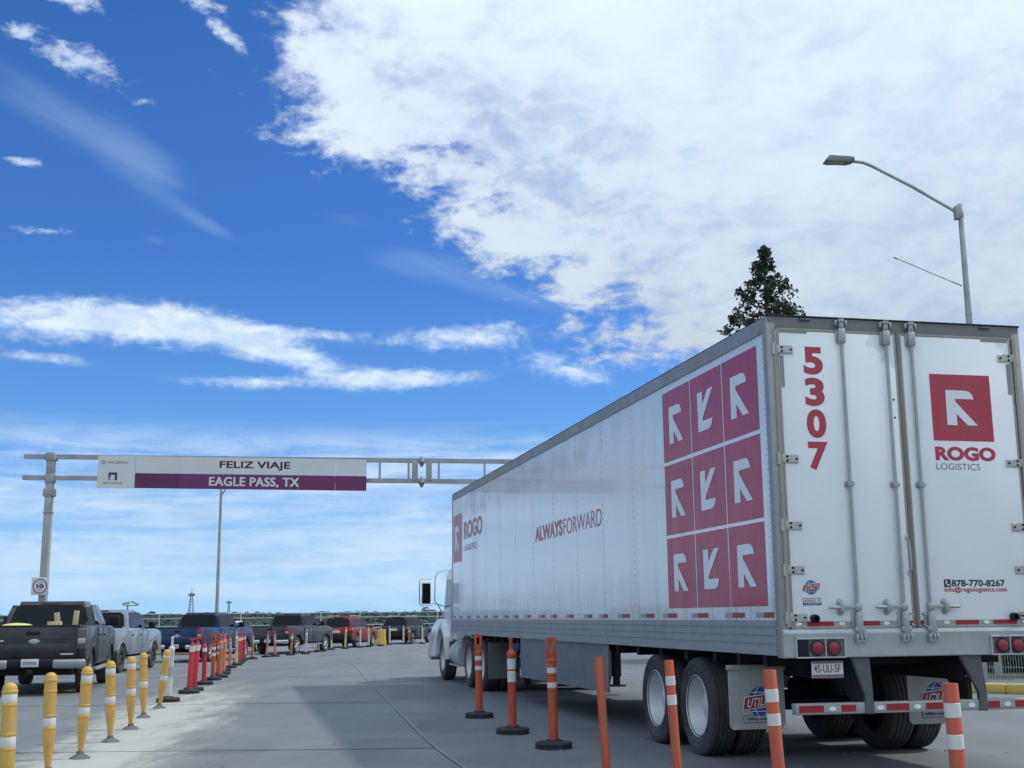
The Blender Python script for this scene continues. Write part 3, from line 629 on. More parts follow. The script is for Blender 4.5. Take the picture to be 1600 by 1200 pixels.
segs = [(.13, .36, 1), (.36, .52, 0), (.52, .66, 1), (.835, .945, 0), (.945, 1.165, 1), (1.165, 1.32, 0), (1.32, 1.55, 1), (1.55, 1.70, 0), (1.70, 1.84, 0), (1.935, 2.05, 1), (2.05, 2.20, 0), (2.20, 2.40, 1)]
for a, b_, rd in segs:
    flat('red_reflector' if rd else 'silver_reflector', [rect(a, .565, b_, .622)], taper if rd else tapew, gd, GF, 1)
    if not rd: flat('oval_mark', [disc((a + b_) / 2, .593, .034, .020, 14)], logow, gd, GF, 2)
# mud flaps
flapm = mat('mudflap', (.42, .43, .40), .6, 0, .12, 3, .06, 5, dirt=.6, dirtcol=(.20, .20, .185), dscale=3)
for x0, x1 in ((-.045, .515), (1.80, 2.36)):
    fy = 1.12
    fl = MB().prism([(x0 + .03, .335), (x1 - .04, .335), (x1, .375), (x1, .885), (x0, .885), (x0, .37)], 1, fy, fy + .012, .003, 1).build('mud_flap', flapm, tr)
    MB().box((x0 - .01, fy - .016, .875), (x1 + .01, fy + .03, .925), .004).build('flap_hanger', alud, fl)
    FF = Frame((0, fy, 0), (1, 0, 0), (0, 0, 1))
    globe((x0 + x1) / 2 + .04, .585, .33, FF, fl, 1, flapred)
    lf = flat('web_label', [rect((x0 + x1) / 2 - .145, .395, (x0 + x1) / 2 + .215, .462)], inkdk, fl, FF, 1)
    flat('label_field', [rect((x0 + x1) / 2 - .139, .401, (x0 + x1) / 2 + .209, .456)], mat('label_silver', (.40, .40, .40), .6), lf, FF, 2)
    text('lettering', 'utility.com.mx', ((x0 + x1) / 2 - .115, .410, (x0 + x1) / 2 + .185, .448), inkdk, lf, FF, 3, .03)
# side reflectors on the left wall
for a, b_, c_ in ((16.317, 16.17, 16.022), (15.637, 15.47, 15.30), (14.758, 14.566, 14.374), (13.786, 13.6, 13.43), (13.039, 12.85, 12.66), (12.206, 11.98, 11.755), (11.282, 11.05, 10.828), (10.515, 10.3, 10.092), (9.628, 9.4, 9.185), (8.708, 8.49, 8.273), (7.962, 7.77, 7.569), (7.069, 6.86, 6.653), (6.131, 5.94, 5.742), (5.435, 5.25, 5.05), (4.63, 4.445, 4.157), (3.757, 3.558, 3.279), (3.001, 2.826, 2.552), (2.127, 1.954, 1.666), (1.235, 1.051, .77), (.519, .344, .064 + .07)):
    flat('silver_reflector', [rect(-a, 1.362, -b_, 1.408)], tapew, tr, SL, 1); flat('red_reflector', [rect(-b_, 1.362, -c_, 1.408)], taper, tr, SL, 1)
# emblem grid on the wall: squares cut at the panel seams so the seams stay open
cols = ((.25, 1.072), (1.10, 1.935), (1.965, 2.79)); rows_ = ((3.035, 3.805), (2.24, 2.995), (1.462, 2.205))
for z0, z1 in rows_:
    for i, (a, b_) in enumerate(cols):
        sq = flat('emblem_square', [rect(-b_, z0, -a, z1)] if not any(a < s_ < b_ for s_ in seams) else [rect(-b_, z0, -(s_ + .004), z1) for s_ in seams if a < s_ < b_] + [rect(-(s_ - .004), z0, -a, z1) for s_ in seams if a < s_ < b_], tred, tr, SL, 1)
        pts = [(-b_ + (b_ - a) * (x), z0 + (z1 - z0) * ((1 - y) if i == 1 else y)) for x, y in MARK]
        flat('emblem_mark', [pts], logow, sq, SL, 2)
emblem(-16.33, 2.53, -15.32, 3.53, SL, tr, k=1)
text('lettering', 'ROGO', (-15.06, 2.955, -13.13, 3.32), tred, tr, SL, 1, .035)
text('lettering', 'LOGISTICS', (-15.065, 2.715, -13.64, 2.835), mat('logistics_ink', (.22, .12, .15), .5), tr, SL, 1, -.004)
text('lettering', 'ALWAYS', (-8.85, 2.53, -7.18, 2.765), tred, tr, SL, 1, .04)
text('lettering', 'FORWARD', (-7.12, 2.53, -5.22, 2.76), tred, tr, SL, 1, -.006)
# underbody
ub = MB()
for x in (.75, W - .75): ub.box((x - .05, .1, .80), (x + .05, 5.2, 1.04), .01)
for y in (.6, 1.2, 1.8, 2.6, 3.4, 4.2, 5.0): ub.box((.10, y - .04, .93), (W - .10, y + .04, 1.04))
for y in [5.5 + .62 * i for i in range(17)]: ub.box((.06, y - .03, .94), (W - .06, y + .03, 1.04))
ub.box((.05, .1, 1.04), (W - .05, 16.4, 1.07)); ub.build('chassis', blackm, tr)
ax = MB()
for y in (2.14, 3.39): ax.tube([(.3, y, .485), (W - .3, y, .485)], .065, 10); ax.box((.55, y - .25, .55), (.75, y + .25, .80), .02); ax.box((W - .75, y - .25, .55), (W - .55, y + .25, .80), .02)
for x in (.95, 1.55): ax.tube([(x, 2.5, .60), (x, 3.05, .60)], .11, 12)
ax.build('axle', blackm, tr)
tyr_mb = MB().lathe([(.285, -.115), (.33, -.125), (.355, -.133), (.36, -.128), (.40, -.132), (.405, -.137), (.42, -.135), (.462, -.125), (.478, -.105), (.482, -.078), (.470, -.076), (.470, -.066), (.484, -.064), (.485, -.032), (.472, -.030), (.472, -.020), (.485, -.018), (.485, .018), (.472, .020), (.472, .030), (.485, .032), (.484, .064), (.470, .066), (.470, .076), (.482, .078), (.478, .105), (.462, .125), (.42, .135), (.33, .125), (.285, .115)], 40, axis='x', cap=False)
_ty = tyr_mb.build('tyre', tyrem)
gv = MB()
rimw = mat('wheel_white', (.62, .64, .64), .45, .1, .06, 5, dirt=.3, dirtcol=(.3, .29, .27), dscale=4)
_rm = MB().lathe([(.300, -.130), (.306, -.126), (.292, -.112), (.272, -.05), (.262, -.02), (.225, .03), (.16, .045), (.09, .045)], 36, axis='x', cap=False).lathe([(.11, .05), (.105, -.02), (.075, -.035), (.001, -.04)], 16, axis='x').build('rim', rimw)
_rmd = MB().lathe([(.300, .110), (.292, .10), (.26, .0), (.22, -.02), (.001, -.03)], 28, axis='x', cap=False).build('rim', blackm)
def lug_nuts(rr, xx):
    b_ = MB()
    for i in range(10):
        a = 2 * math.pi * i / 10
        b_.lathe([(.014, 0), (.014, -.03), (.006, -.034)], 6, Matrix.Translation((xx, rr * math.cos(a), rr * math.sin(a))), axis='x')
    return b_.build('lug_nut', steel)
_ln = lug_nuts(.145, .045)
def wheel(x, y, parent, side, inner=False):
    e_ = empty('wheel', (x, y, .485), parent=parent); e_.scale = (side, 1, 1)
    for src in ((_ty, _rmd) if inner else (_ty, _rm, _ln)):
        o = src.copy(); C.objects.link(o); o.parent = e_
    return e_
for y in (2.14, 3.39):
    wheel(.15, y, tr, 1); wheel(.46, y, tr, 1, True); wheel(W - .15, y, tr, -1); wheel(W - .46, y, tr, -1, True)
# side skirts
skm = mat('skirt_grey', (.165, .18, .19), .45, .15, .08, 1.2, .01, 4, dirt=.5, dirtcol=(.19, .19, .18), dscale=2)
for x in (.03, W - .05):
    sk = MB().prism([(5.16, 1.04), (10.1, 1.04), (10.1, .41), (5.2, .44)], 0, x, x + .02, .003, 1).build('side_skirt', skm, tr)
    for y in (6.6, 8.2, 9.3): MB().box((x + (.02 if x < 1 else -.03), y - .02, .46), (x + (.05 if x < 1 else 0), y + .02, 1.03)).build('skirt_brace', blackm, sk)
# landing gear
for sx_ in (0, 1):
    x = .45 if not sx_ else W - .45
    lg = MB().box((x - .07, 11.35, .32), (x + .07, 11.50, 1.04), .01).box((x - .05, 11.37, .18), (x + .05, 11.48, .34)).box((x - .14, 11.29, .15), (x + .14, 11.56, .18), .008)
    lg.build('landing_leg', blackm, tr)
MB().prism([(11.0, 1.04), (11.75, 1.04), (11.62, .78), (11.55, .45), (11.47, .40), (11.40, .50), (11.35, .78), (11.2, .85)], 0, .25, .30, .008, 1).build('landing_bracket', mat('bracket_grey', (.055, .06, .062), .6, .3, .2, 5, dirt=.4), tr)

# ------------------------------------------------------------------ tractor (same heading, just ahead of the trailer)
tk = empty('truck_tractor', (TO[0] - 14.0 * math.sin(YAW), TO[1] + 14.0 * math.cos(YAW), gz(26)), YAW)
tag(tk, 'white truck tractor with tall chrome mirror coupled ahead of the trailer', 'truck')
wt = mat('tractor_white', (.70, .72, .73), .28, 0, .04, 2, coat=.5, dirt=.3, dirtcol=(.42, .40, .36), dscale=1.6)
# local Y = trailer Y - 14
for x in (.82, W - .92): MB().box((x, -.9, .70), (x + .10, 5.6, .95), .01).build('frame_rail', blackm, tk)
for y in (-.55, .75):
    for x, sd_, inn in ((.16, 1, 0), (.47, 1, 1), (W - .16, -1, 0), (W - .47, -1, 1)): wheel(x, y, tk, sd_, bool(inn))
MB().tube([(.3, -.55, .485), (W - .3, -.55, .485)], .08, 10).tube([(.3, .75, .485), (W - .3, .75, .485)], .08, 10).lathe([(.2, -.15), (.22, 0), (.2, .15)], 14, Matrix.Translation((W / 2, -.55, .5))).build('axle', blackm, tk)
ff = mat('fender_poly', (.45, .47, .47), .5, 0, .1, 4, dirt=.3)
for x in (-.0, W - .62):
    MB().prism([(.28, 1.00), (.40, 1.045), (1.0, 1.06), (1.35, .98), (1.44, .82), (1.47, .60), (1.44, .60), (1.40, .80), (1.32, .94), (1.0, 1.02), (.40, 1.01), (.28, .97)], 0, x, x + .62, .006, 1).build('drive_fender', ff, tk)
for x in (0.17, W - .17):
    sd_ = 1 if x < 1 else -1
    st = wheel(x, 4.0, tk, sd_)
cabp = [(2.78, .88), (4.15, .84), (4.40, 1.05), (4.42, 1.62), (3.98, 2.38), (3.80, 2.48), (2.90, 2.52), (2.78, 2.44)]
MB().prism(cabp, 0, .125, W - .125, .09, 3).build('cab', wt, tk)
CS = Frame((.125, 0, 0), (0, -1, 0), (0, 0, 1))
for k_, xx in ((0, .125), (1, W - .125)):
    fr_ = Frame((xx, 0, 0), (0, -1 if not k_ else 1, 0), (0, 0, 1)); g_ = -1 if not k_ else 1
    dpts = [(3.03, .95), (4.05, .95), (4.22, 1.15), (4.22, 1.55), (3.92, 2.25), (3.85, 2.32), (3.03, 2.32)]
    dr = MB().prism(dpts, 0, xx - .014 * (1 if not k_ else -1), xx + .01 * (1 if not k_ else -1), .006, 1).build('cab_door', wt, tk)
    wpts = [(3.14, 1.58), (4.10, 1.58), (3.85, 2.18), (3.80, 2.22), (3.14, 2.22)]
    MB().prism(wpts, 0, xx - .019 * (1 if not k_ else -1), xx, .004, 1).build('door_window', glassd, dr)
    MB().box((xx - .035 * (1 if not k_ else -1), 3.10, 1.38), (xx, 3.26, 1.42), .008).build('door_handle', blackm, dr)
    s_ = 1 if not k_ else -1
    MB().tube([(xx - .03 * s_, 2.83, 1.75), (xx - .09 * s_, 2.83, 1.74), (xx - .09 * s_, 2.83, 1.02), (xx - .03 * s_, 2.83, .98)], .014, 8).build('grab_rail', chrome, tk)
    # mirror on its hoop
    mx_ = xx - .47 * s_
    mir = MB().box((mx_ - .10, 3.98, 1.68), (mx_ + .11, 4.06, 2.17), .03, 3).build('mirror', chrome, tk)
    MB().box((mx_ - .085, 3.972, 1.70), (mx_ + .095, 3.982, 2.15), .004, 1).build('mirror_glass', glassd, mir)
    MB().tube([(mx_ + .13 * s_, 4.0, 1.65), (mx_ - .12 * s_, 4.0, 1.65), (mx_ - .15 * s_, 4.0, 1.70), (mx_ - .15 * s_, 4.0, 2.20), (mx_ - .12 * s_, 4.0, 2.25), (mx_ + .13 * s_, 4.0, 2.25)], .013, 6).build('mirror_hoop', chrome, mir)
    MB().tube([(xx + .01 * s_, 3.95, 2.46), (xx - .20 * s_, 3.98, 2.40), (xx - .26 * s_, 4.0, 2.28), (xx - .27 * s_, 4.0, 1.76), (xx - .22 * s_, 4.0, 1.68), (xx - .03 * s_, 4.1, 1.62)], .013, 6).build('mirror_arm', chrome, mir)
    MB().tube([(xx - .43 * s_, 4.0, 1.70), (xx - .2 * s_, 4.02, 1.68), (xx - .01 * s_, 4.1, 1.35)], .013, 6).build('mirror_brace', chrome, mir)
    MB().lathe([(.02, 0), (.10, .01), (.11, .05), (.06, .10), (.02, .11)], 14, Matrix.Translation((mx_, 4.0, 1.51))).build('spot_mirror', chrome, mir)
MB().prism([(4.46, 1.62), (3.99, 2.32), (3.97, 2.31), (4.44, 1.61)], 0, .3, W - .3).build('windscreen', glassd, tk)
hp = [(3.55, .78), (3.62, 1.05)]
hood = [(4.20, .95), (4.25, 1.40), (4.6, 1.37), (5.4, 1.27), (5.75, 1.12), (5.85, .85), (5.85, .60), (4.20, .60)]
MB().prism(hood, 0, .48, W - .48, .08, 3).build('hood', wt, tk)
for x0, x1 in ((-.03, .56), (W - .56, W + .03)):
    arcs = [(4.0 + .60 * math.cos(R(a)), .52 + .60 * math.sin(R(a))) for a in range(0, 181, 12)]
    outer = [(3.36, .45), (3.40, .95), (3.60, 1.16), (3.85, 1.31), (4.35, 1.35), (5.0, 1.20), (5.55, .98), (5.62, .48), (4.70, .48)]
    MB().prism(outer + arcs, 0, x0, x1, .035, 2).build('front_fender', wt, tk)
MB().box((.0, 5.66, .38), (W, 5.92, .72), .06, 3).build('bumper', chrome, tk)
for x0, x1 in ((.02, .60), (W - .60, W - .02)):
    MB().lathe([(.27, -.02), (.29, 0), (.29, .95), (.27, .97)], 20, Matrix.Translation(((x0 + x1) / 2, 2.05, .62)) @ Matrix.Rotation(R(-90), 4, 'X')).build('fuel_tank', alu, tk)
    MB().box((x0, 2.0, .36), (x1, 3.05, .40), .01).box((x0 + .05, 2.3, .62), (x1, 3.0, .66), .01).build('step', alud, tk)
    MB().box((x0 + .06, 2.9, .40), (x1, 3.35, .86), .02).build('battery_box', blackm, tk)
for x0 in (.02, W - .62): MB().box((x0, -1.30, .26), (x0 + .60, -1.285, .92), .004, 1).build('mud_flap', mat('flap_grey', (.11, .115, .115), .7, 0, .2, 3, dirt=.5, dirtcol=(.2, .19, .17)), tk)
MB().box((.75, -.4, .95), (W - .75, .7, 1.02), .02).build('fifth_wheel', blackm, tk)
MB().tube([(.28, 2.9, 2.45), (.23, 2.98, 2.75)], .012, 6).lathe([(.025, 0), (.035, .06), (.01, .12)], 8, Matrix.Translation((.225, 2.99, 2.75))).build('antenna', blackm, tk)

# ------------------------------------------------------------------ cars and pickups
def paint(key, c, rough=.28, dirt=.25, dc=(.20, .18, .15), metal=.25): return mat(key, c, rough, metal, .05, 3, coat=.25, dirt=dirt, dirtcol=dc, dscale=1.5)
def arch(yc, zc, r, zb, rev=False):
    a0 = math.degrees(math.asin((zb - zc) / r))
    return [(yc - r * math.cos(R(a)), zc + r * math.sin(R(a))) for a in [a0 + (180 - 2 * a0) * i / 10 for i in range(11)]]
def car_wheel(parent, x, y, r, side, rimmat, wd=.23, spokes=5):
    e_ = empty('wheel', (x, y, r), parent=parent); e_.scale = (side, 1, 1); h = wd / 2; ri = r * .64
    MB().lathe([(ri, -h * .8), (ri * 1.1, -h), (r * .93, -h), (r, -h * .75), (r, h * .75), (r * .93, h), (ri * 1.1, h), (ri, h * .8)], 28, axis='x', cap=False).build('tyre', tyrem, e_)
    b_ = MB().lathe([(ri * 1.02, h * .9), (ri * .98, h * .92), (ri * .90, h * .5), (ri * .88, 0)], 24, axis='x', cap=False).lathe([(.001, h * .72), (ri * .26, h * .72), (ri * .3, h * .4)], 14, axis='x')
    for i in range(spokes):
        a = 2 * math.pi * i / spokes
        b_.box((h * .40, -ri * .10, ri * .18), (h * .74, ri * .10, ri * .96), .01, 1, Matrix.Rotation(a, 4, 'X'))
    b_.build('rim', rimmat, e_); MB().lathe([(.001, h * .2), (ri * .9, h * .2), (ri * .9, -h * .2)], 20, axis='x').build('brake_disc', blackm, e_)
alloy = mat('alloy', (.55, .56, .57), .35, .5, .06, 8, dirt=.3); darkrim = mat('dark_rim', (.05, .05, .055), .45, .3, .1, 8, dirt=.3)
def greenhouse(root, pm, base, top, w0, w1, rear_in=.09, split=(0.5,), windows=True, pillar=.07):
    """base/top: (y0, y1, z); a tapered cab with dark glass set a few mm proud"""
    y0, y1, z0 = base; Y0, Y1, z1 = top
    pts = []
    b_ = MB(); bm_ = b_.bm
    A = [bm_.verts.new(p) for p in ((-w0, y0, z0), (w0, y0, z0), (w0, y1, z0), (-w0, y1, z0))]; B = [bm_.verts.new(p) for p in ((-w1, Y0, z1), (w1, Y0, z1), (w1, Y1, z1), (-w1, Y1, z1))]
    fs = [bm_.faces.new(A[::-1]), bm_.faces.new(B)] + [bm_.faces.new((A[i], A[(i + 1) % 4], B[(i + 1) % 4], B[i])) for i in range(4)]
    bmesh.ops.recalc_face_normals(bm_, faces=fs)
    bmesh.ops.bevel(bm_, geom=[e for e in bm_.edges if not (e.verts[0].co.z < z0 + .01 and e.verts[1].co.z < z0 + .01)], offset=.13, segments=4, affect='EDGES')
    gh = b_.build('cab_top', pm, root)
    def q(u, v, x0f, face):
        if face == 'rear': yb = y0 + (Y0 - y0) * v; ww = w0 + (w1 - w0) * v; return Vector((ww * u, yb, z0 + (z1 - z0) * v))
        if face == 'front': yb = y1 + (Y1 - y1) * v; ww = w0 + (w1 - w0) * v; return Vector((ww * u, yb, z0 + (z1 - z0) * v))
        s_ = 1 if face == 'right' else -1
        ya = y0 + (Y0 - y0) * v; yb = y1 + (Y1 - y1) * v; ww = w0 + (w1 - w0) * v
        return Vector((s_ * ww, ya + (yb - ya) * u, z0 + (z1 - z0) * v))
    def pane(name, face, u0, u1, v0, v1, round_=.06, ui0=None, ui1=None):
        c4 = [(u0, v0), (u1, v0), (u1 if ui1 is None else ui1, v1), (u0 if ui0 is None else ui0, v1)]
        P4 = [q(u, v, 0, face) for u, v in c4]; n = (P4[1] - P4[0]).cross(P4[3] - P4[0]).normalized()
        ctr = sum(P4, Vector()) / 4
        if n.dot(ctr - Vector((0, (y0 + y1) / 2, (z0 + z1) / 2))) < 0: n = -n
        bb = MB(); v1_ = [bb.bm.verts.new(p + n * .006) for p in P4]; v0_ = [bb.bm.verts.new(p - n * .01) for p in P4]
        ff_ = [bb.bm.faces.new(v1_), bb.bm.faces.new(v0_[::-1])] + [bb.bm.faces.new((v0_[i], v0_[(i + 1) % 4], v1_[(i + 1) % 4], v1_[i])) for i in range(4)]
        bmesh.ops.recalc_face_normals(bb.bm, faces=ff_)
        vert_e = [e for e in bb.bm.edges if (e.verts[0] in v1_) != (e.verts[1] in v1_)]
        bmesh.ops.bevel(bb.bm, geom=vert_e, offset=round_, segments=3, affect='EDGES')
        return bb.build(name, glassd, root)
    pane('rear_window', 'rear', -.86, .86, .08, .86)
    pane('windscreen', 'front', -.88, .88, .06, .92)
    for f in ('right', 'left'):
        us = [.05] + list(split) + [.93]
        for i, (a, b2) in enumerate(zip(us, us[1:])):
            last = i == len(us) - 2
            pane('side_window', f, a + (.0 if i == 0 else .012), b2 - .012, .07, .86, .04, ui0=a + (.05 if i == 0 else .012), ui1=(b2 - .012))
    return gh
def pickup(label, contact, yaw, sc, pcol, roof=1.91, stop=redl, lamp=redl, tg=None, rimm=alloy, chrome_bumper=True, board=True, plate=True, group=None, towmirror=False):
    root = empty('pickup_truck'); tag(root, label, 'pickup truck', group)
    side = pcol
    def sides(x):
        s_ = 1 if x > 0 else -1
        out = [(-1.13, .66)] + arch(0, .42, .52, .66) + [(.77, .60), (.77, 1.30), (.2, 1.315), (-1.13, 1.315)]
        MB().prism(out, 0, s_ * .80, s_ * .985, .035, 2).build('bed_side', side, root)
    sides(1); sides(-1)
    for s_ in (1, -1):   # wheel-arch lips
        lipb = MB(); aa_ = arch(0, .42, .515, .60); lipb.tube([(s_ * .985, y, z) for y, z in aa_], .022, 6).build('arch_trim', side, root)
        aa_ = arch(3.68, .42, .515, .55); MB().tube([(s_ * .985, y, z) for y, z in aa_], .022, 6).build('arch_trim', side, root)
    MB().box((-.8, -1.05, .70), (.8, .75, .78)).box((-.8, .70, .70), (.8, .76, 1.28)).build('bed_floor', blackm, root)
    t_ = MB().box((-.83, -1.165, .70), (.83, -1.10, 1.318), .02).build('tailgate', tg or pcol, root)
    MB().box((-.84, -1.18, 1.305), (.84, -1.09, 1.335), .012).build('tailgate_cap', blackm, t_)
    MB().box((-.70, -1.172, .80), (.70, -1.16, .98), .01).box((-.78, -1.171, 1.06), (.78, -1.16, 1.09), .006).build('tailgate_pressing', tg or pcol, t_)
    MB().box((-.12, -1.185, 1.15), (.12, -1.16, 1.215), .01).build('tailgate_handle', blackm, t_)
    for s_ in (1, -1):
        tl = MB().box((s_ * .815, -1.19, .86), (s_ * .992, -1.06, 1.27), .03, 3).build('tail_lamp', lamp, root)
        MB().box((s_ * .83, -1.196, .98), (s_ * .97, -1.18, 1.08), .01).build('reversing_lens', mat('reverse_lens', (.45, .42, .42), .3, 0, .05), tl)
    MB().box((-.99, -1.34, .52), (.99, -1.12, .70), .05, 3).build('bumper', blackm, root)
    if chrome_bumper:
        for s_ in (1, -1): MB().box((s_ * .40, -1.36, .51), (s_ * 1.0, -1.13, .69), .05, 3).build('bumper_face', chrome if chrome_bumper is True else chrome_bumper, root)
    if plate:
        p_ = MB().box((-.16, -1.352, .55), (.16, -1.335, .70), .006).build('licence_plate', platem, root)
        MB().box((-.12, -1.356, .595), (.12, -1.35, .655), .0).build('plate_print', mat('plate_print', (.30, .31, .33), .6), p_)
    MB().box((-.05, -1.42, .42), (.05, -1.2, .50), .01).build('tow_hitch', blackm, root)
    body = [(.79, .52)] + [(2.9, .52)] + arch(3.68, .42, .52, .55) + [(4.45, .55), (4.60, .62), (4.62, 1.02), (4.50, 1.20), (4.1, 1.27), (3.15, 1.33), (2.95, 1.30), (.79, 1.315)]
    MB().prism(body, 0, -.985, .985, .055, 3).build('body', pcol, root)
    MB().box((-.72, -.95, .38), (.72, 4.3, .78)).build('underbody', blackm, root)
    greenhouse(root, pcol, (.80, 3.12, 1.29), (1.02, 2.42, roof), .93, .76, split=(.46,))
    MB().box((-.20, .985, roof - .065), (.20, 1.03, roof - .015), .012).build('brake_lamp', stop, root)
    for s_ in (1, -1):
        for ya, yb in ((.86, 1.75), (1.765, 2.90)):
            d_ = MB().box((s_ * .98, ya, .60), (s_ * .996, yb, 1.29), .012, 2).build('door', pcol, root)
            MB().box((s_ * .99, ya + .05, 1.10), (s_ * 1.02, ya + .25, 1.135), .01).build('door_handle', chrome if chrome_bumper is True else blackm, d_)
        mm = MB().box((s_ * 1.02, 2.68, 1.30), (s_ * 1.24, 2.80, 1.52 if not towmirror else 1.62), .04, 3).box((s_ * .93, 2.72, 1.30), (s_ * 1.05, 2.78, 1.36)).build('mirror', blackm if not towmirror else pcol, root)
        if board: MB().box((s_ * .90, .60, .40), (s_ * 1.03, 3.05, .46), .02).build('running_board', chrome if chrome_bumper is True else alud, root)
        for y in (0, 3.68): car_wheel(root, s_ * .84, y, .40, s_, rimm, .25, 6)
    root.scale = (sc,) * 3; root.rotation_euler = (0, 0, yaw)
    x, y, z = onroad(*contact); off = Matrix.Rotation(yaw, 3, 'Z') @ Vector((.95 * sc, 0, 0)); root.location = (x - off.x, y - off.y, z)
    return root
def suv(label, contact, yaw, sc, pcol, lower=blackm, cat='car', roofz=1.66, rails=True, plate=True, name='suv', group=None):
    root = empty(name); tag(root, label, cat, group)
    body = [(-.93, .48), (-.52, .36)] + arch(0, .36, .42, .36) + [(2.2, .34)] + arch(2.72, .36, .42, .36) + [(3.45, .36), (3.58, .55), (3.55, .82), (3.35, .95), (2.3, 1.08), (-.86, 1.06), (-.95, .90), (-.93, .70)]
    MB().prism(body, 0, -.91, .91, .06, 3).build('body', pcol, root)
    MB().box((-.70, -.80, .24), (.70, 3.3, .70)).build('underbody', blackm, root)
    greenhouse(root, pcol, (-.90, 2.30, 1.04), (-.58, 1.45, roofz), .88, .70, split=(.28, .60))
    MB().box((-.86, -1.0, .42), (.86, -.84, .70), .06, 3).build('bumper', lower, root)
    tgt = MB().box((-.68, -.975, .70), (.68, -.90, 1.05), .03, 3).build('tailgate', pcol, root)
    if plate:
        p_ = MB().box((-.24, -.992, .80), (.24, -.97, .93), .006).build('licence_plate', platem, tgt)
    MB().box((-.13, -.985, .955), (.13, -.97, .985), .008).build('badge', chrome, tgt)
    MB().box((-.30, -.66, roofz - .05), (.30, -.50, roofz + .01), .02).build('spoiler', pcol, root)
    MB().box((-.09, -.665, roofz - .045), (.09, -.655, roofz - .01), .005).build('brake_lamp', redl, root)
    for s_ in (1, -1):
        MB().box((s_ * .60, -.985, .84), (s_ * .925, -.70, .98), .03, 3).build('tail_lamp', redl, root)
        for ya, yb in ((.42, 1.08), (1.10, 2.0)):
            d_ = MB().box((s_ * .90, ya, .45), (s_ * .921, yb, 1.03), .012, 2).build('door', pcol, root)
            MB().box((s_ * .915, ya + .05, .90), (s_ * .945, ya + .22, .93), .008).build('door_handle', pcol, d_)
        MB().box((s_ * .885, -.40, .30), (s_ * .925, 2.3, .40), .012).build('sill_trim', lower, root)
        MB().box((s_ * .90, 1.95, 1.03), (s_ * 1.12, 2.05, 1.20), .04, 3).build('mirror', pcol, root)
        if rails: MB().tube([(s_ * .62, -.45, roofz), (s_ * .63, -.40, roofz + .05), (s_ * .64, 1.2, roofz + .05), (s_ * .64, 1.28, roofz)], .018, 6).build('roof_rail', alu, root)
        for y in (0, 2.72): car_wheel(root, s_ * .80, y, .35, s_, alloy, .22, 5)
    root.scale = (sc,) * 3; root.rotation_euler = (0, 0, yaw)
    x, y, z = onroad(*contact); off = Matrix.Rotation(yaw, 3, 'Z') @ Vector((.9 * sc, 0, 0)); root.location = (x - off.x, y - off.y, z)
    return root
smoked = mat('smoked_lens', (.09, .085, .085), .2, 0, .2, 10, coat=.5)
pk1 = pickup('black dusty pickup truck with planks and a yellow item in its bed', (-8.44, 24.74), R(12.5), .98, paint('paint_black', (.020, .022, .025), .35, .55, (.15, .14, .125), .1), roof=1.82, stop=mat('lamp_smoke', (.09, .08, .085), .4, 0, .1), lamp=smoked, chrome_bumper=mat('dull_chrome', (.34, .35, .36), .38, .7, .08, 5, dirt=.3), tg=mat('tailgate_black', (.012, .014, .018), .38, 0, .1, 3, coat=.3, dirt=.15))
pk2 = pickup('silver grey pickup truck with dark wheels behind the black pickup', (-10.53, 33.25), R(1.5), .915, paint('paint_silver', (.34, .37, .41), .3, .25, (.25, .24, .22), .5), rimm=darkrim, chrome_bumper=False)
pk3 = pickup('dark blue pickup truck with chrome bow badge on its tailgate', (-10.03, 41.12), R(-8), .95, paint('paint_blue', (.010, .030, .12), .35, .15, metal=.2))
pk4 = pickup('charcoal pickup truck between blue pickup and red suv', (-8.63, 49.31), R(-13), .94, paint('paint_charcoal', (.035, .042, .048), .3, .3, metal=.2))
suv('red crossover car with white licence plate behind pale posts', (-7.41, 58.58), R(-12), .98, paint('paint_red', (.29, .013, .026), .28, .15, metal=.2))
suv('black suv with silver roof rails at the head of the queue', (-5.37, 65.77), R(-18), .97, paint('paint_darkblue', (.018, .022, .030), .28, .2, metal=.2))
suv('white car in the far lane between blue and charcoal pickups', (-11.2, 50.5), R(-6), 1.0, paint('paint_white', (.72, .73, .74), .3, .15, (.5, .5, .48), 0), roofz=1.48, rails=False, name='parked_car')
# badges that the photo shows
def badge(root, kind):
    fr_ = Frame((0, -1.172, 0), (1, 0, 0), (0, 0, 1)); 
    tg_ = [c for c in root.children if c.name.startswith('tailgate')][0]
    if kind == 'oval': MB().lathe([(.11, 0), (.10, .012), (.001, .014)], 20, Matrix.Translation((.03, -1.165, 1.03)) @ Matrix.Scale(.45, 4, (0, 0, 1)) @ Matrix.Rotation(R(90), 4, 'X')).build('badge', chrome, tg_)
    else:
        flat('badge', [[(-.15, .995), (-.06, .995), (-.06, .96), (.06, .96), (.06, .995), (.15, .995), (.13, 1.045), (.05, 1.045), (.05, 1.08), (-.05, 1.08), (-.05, 1.045), (-.13, 1.045)]], chrome, tg_, fr_, 4)
badge(pk1, 'oval'); badge(pk3, 'bow')
tg1 = [c for c in pk1.children if c.name.startswith('tailgate')][0]
for x0, x1, z in ((-.78, -.52, 1.02), (-.82, -.58, .745), (.52, .76, .76)): MB().box((x0, -1.182, z), (x1, -1.165, z + .035), .006).build('trim_strip', chrome, tg1)
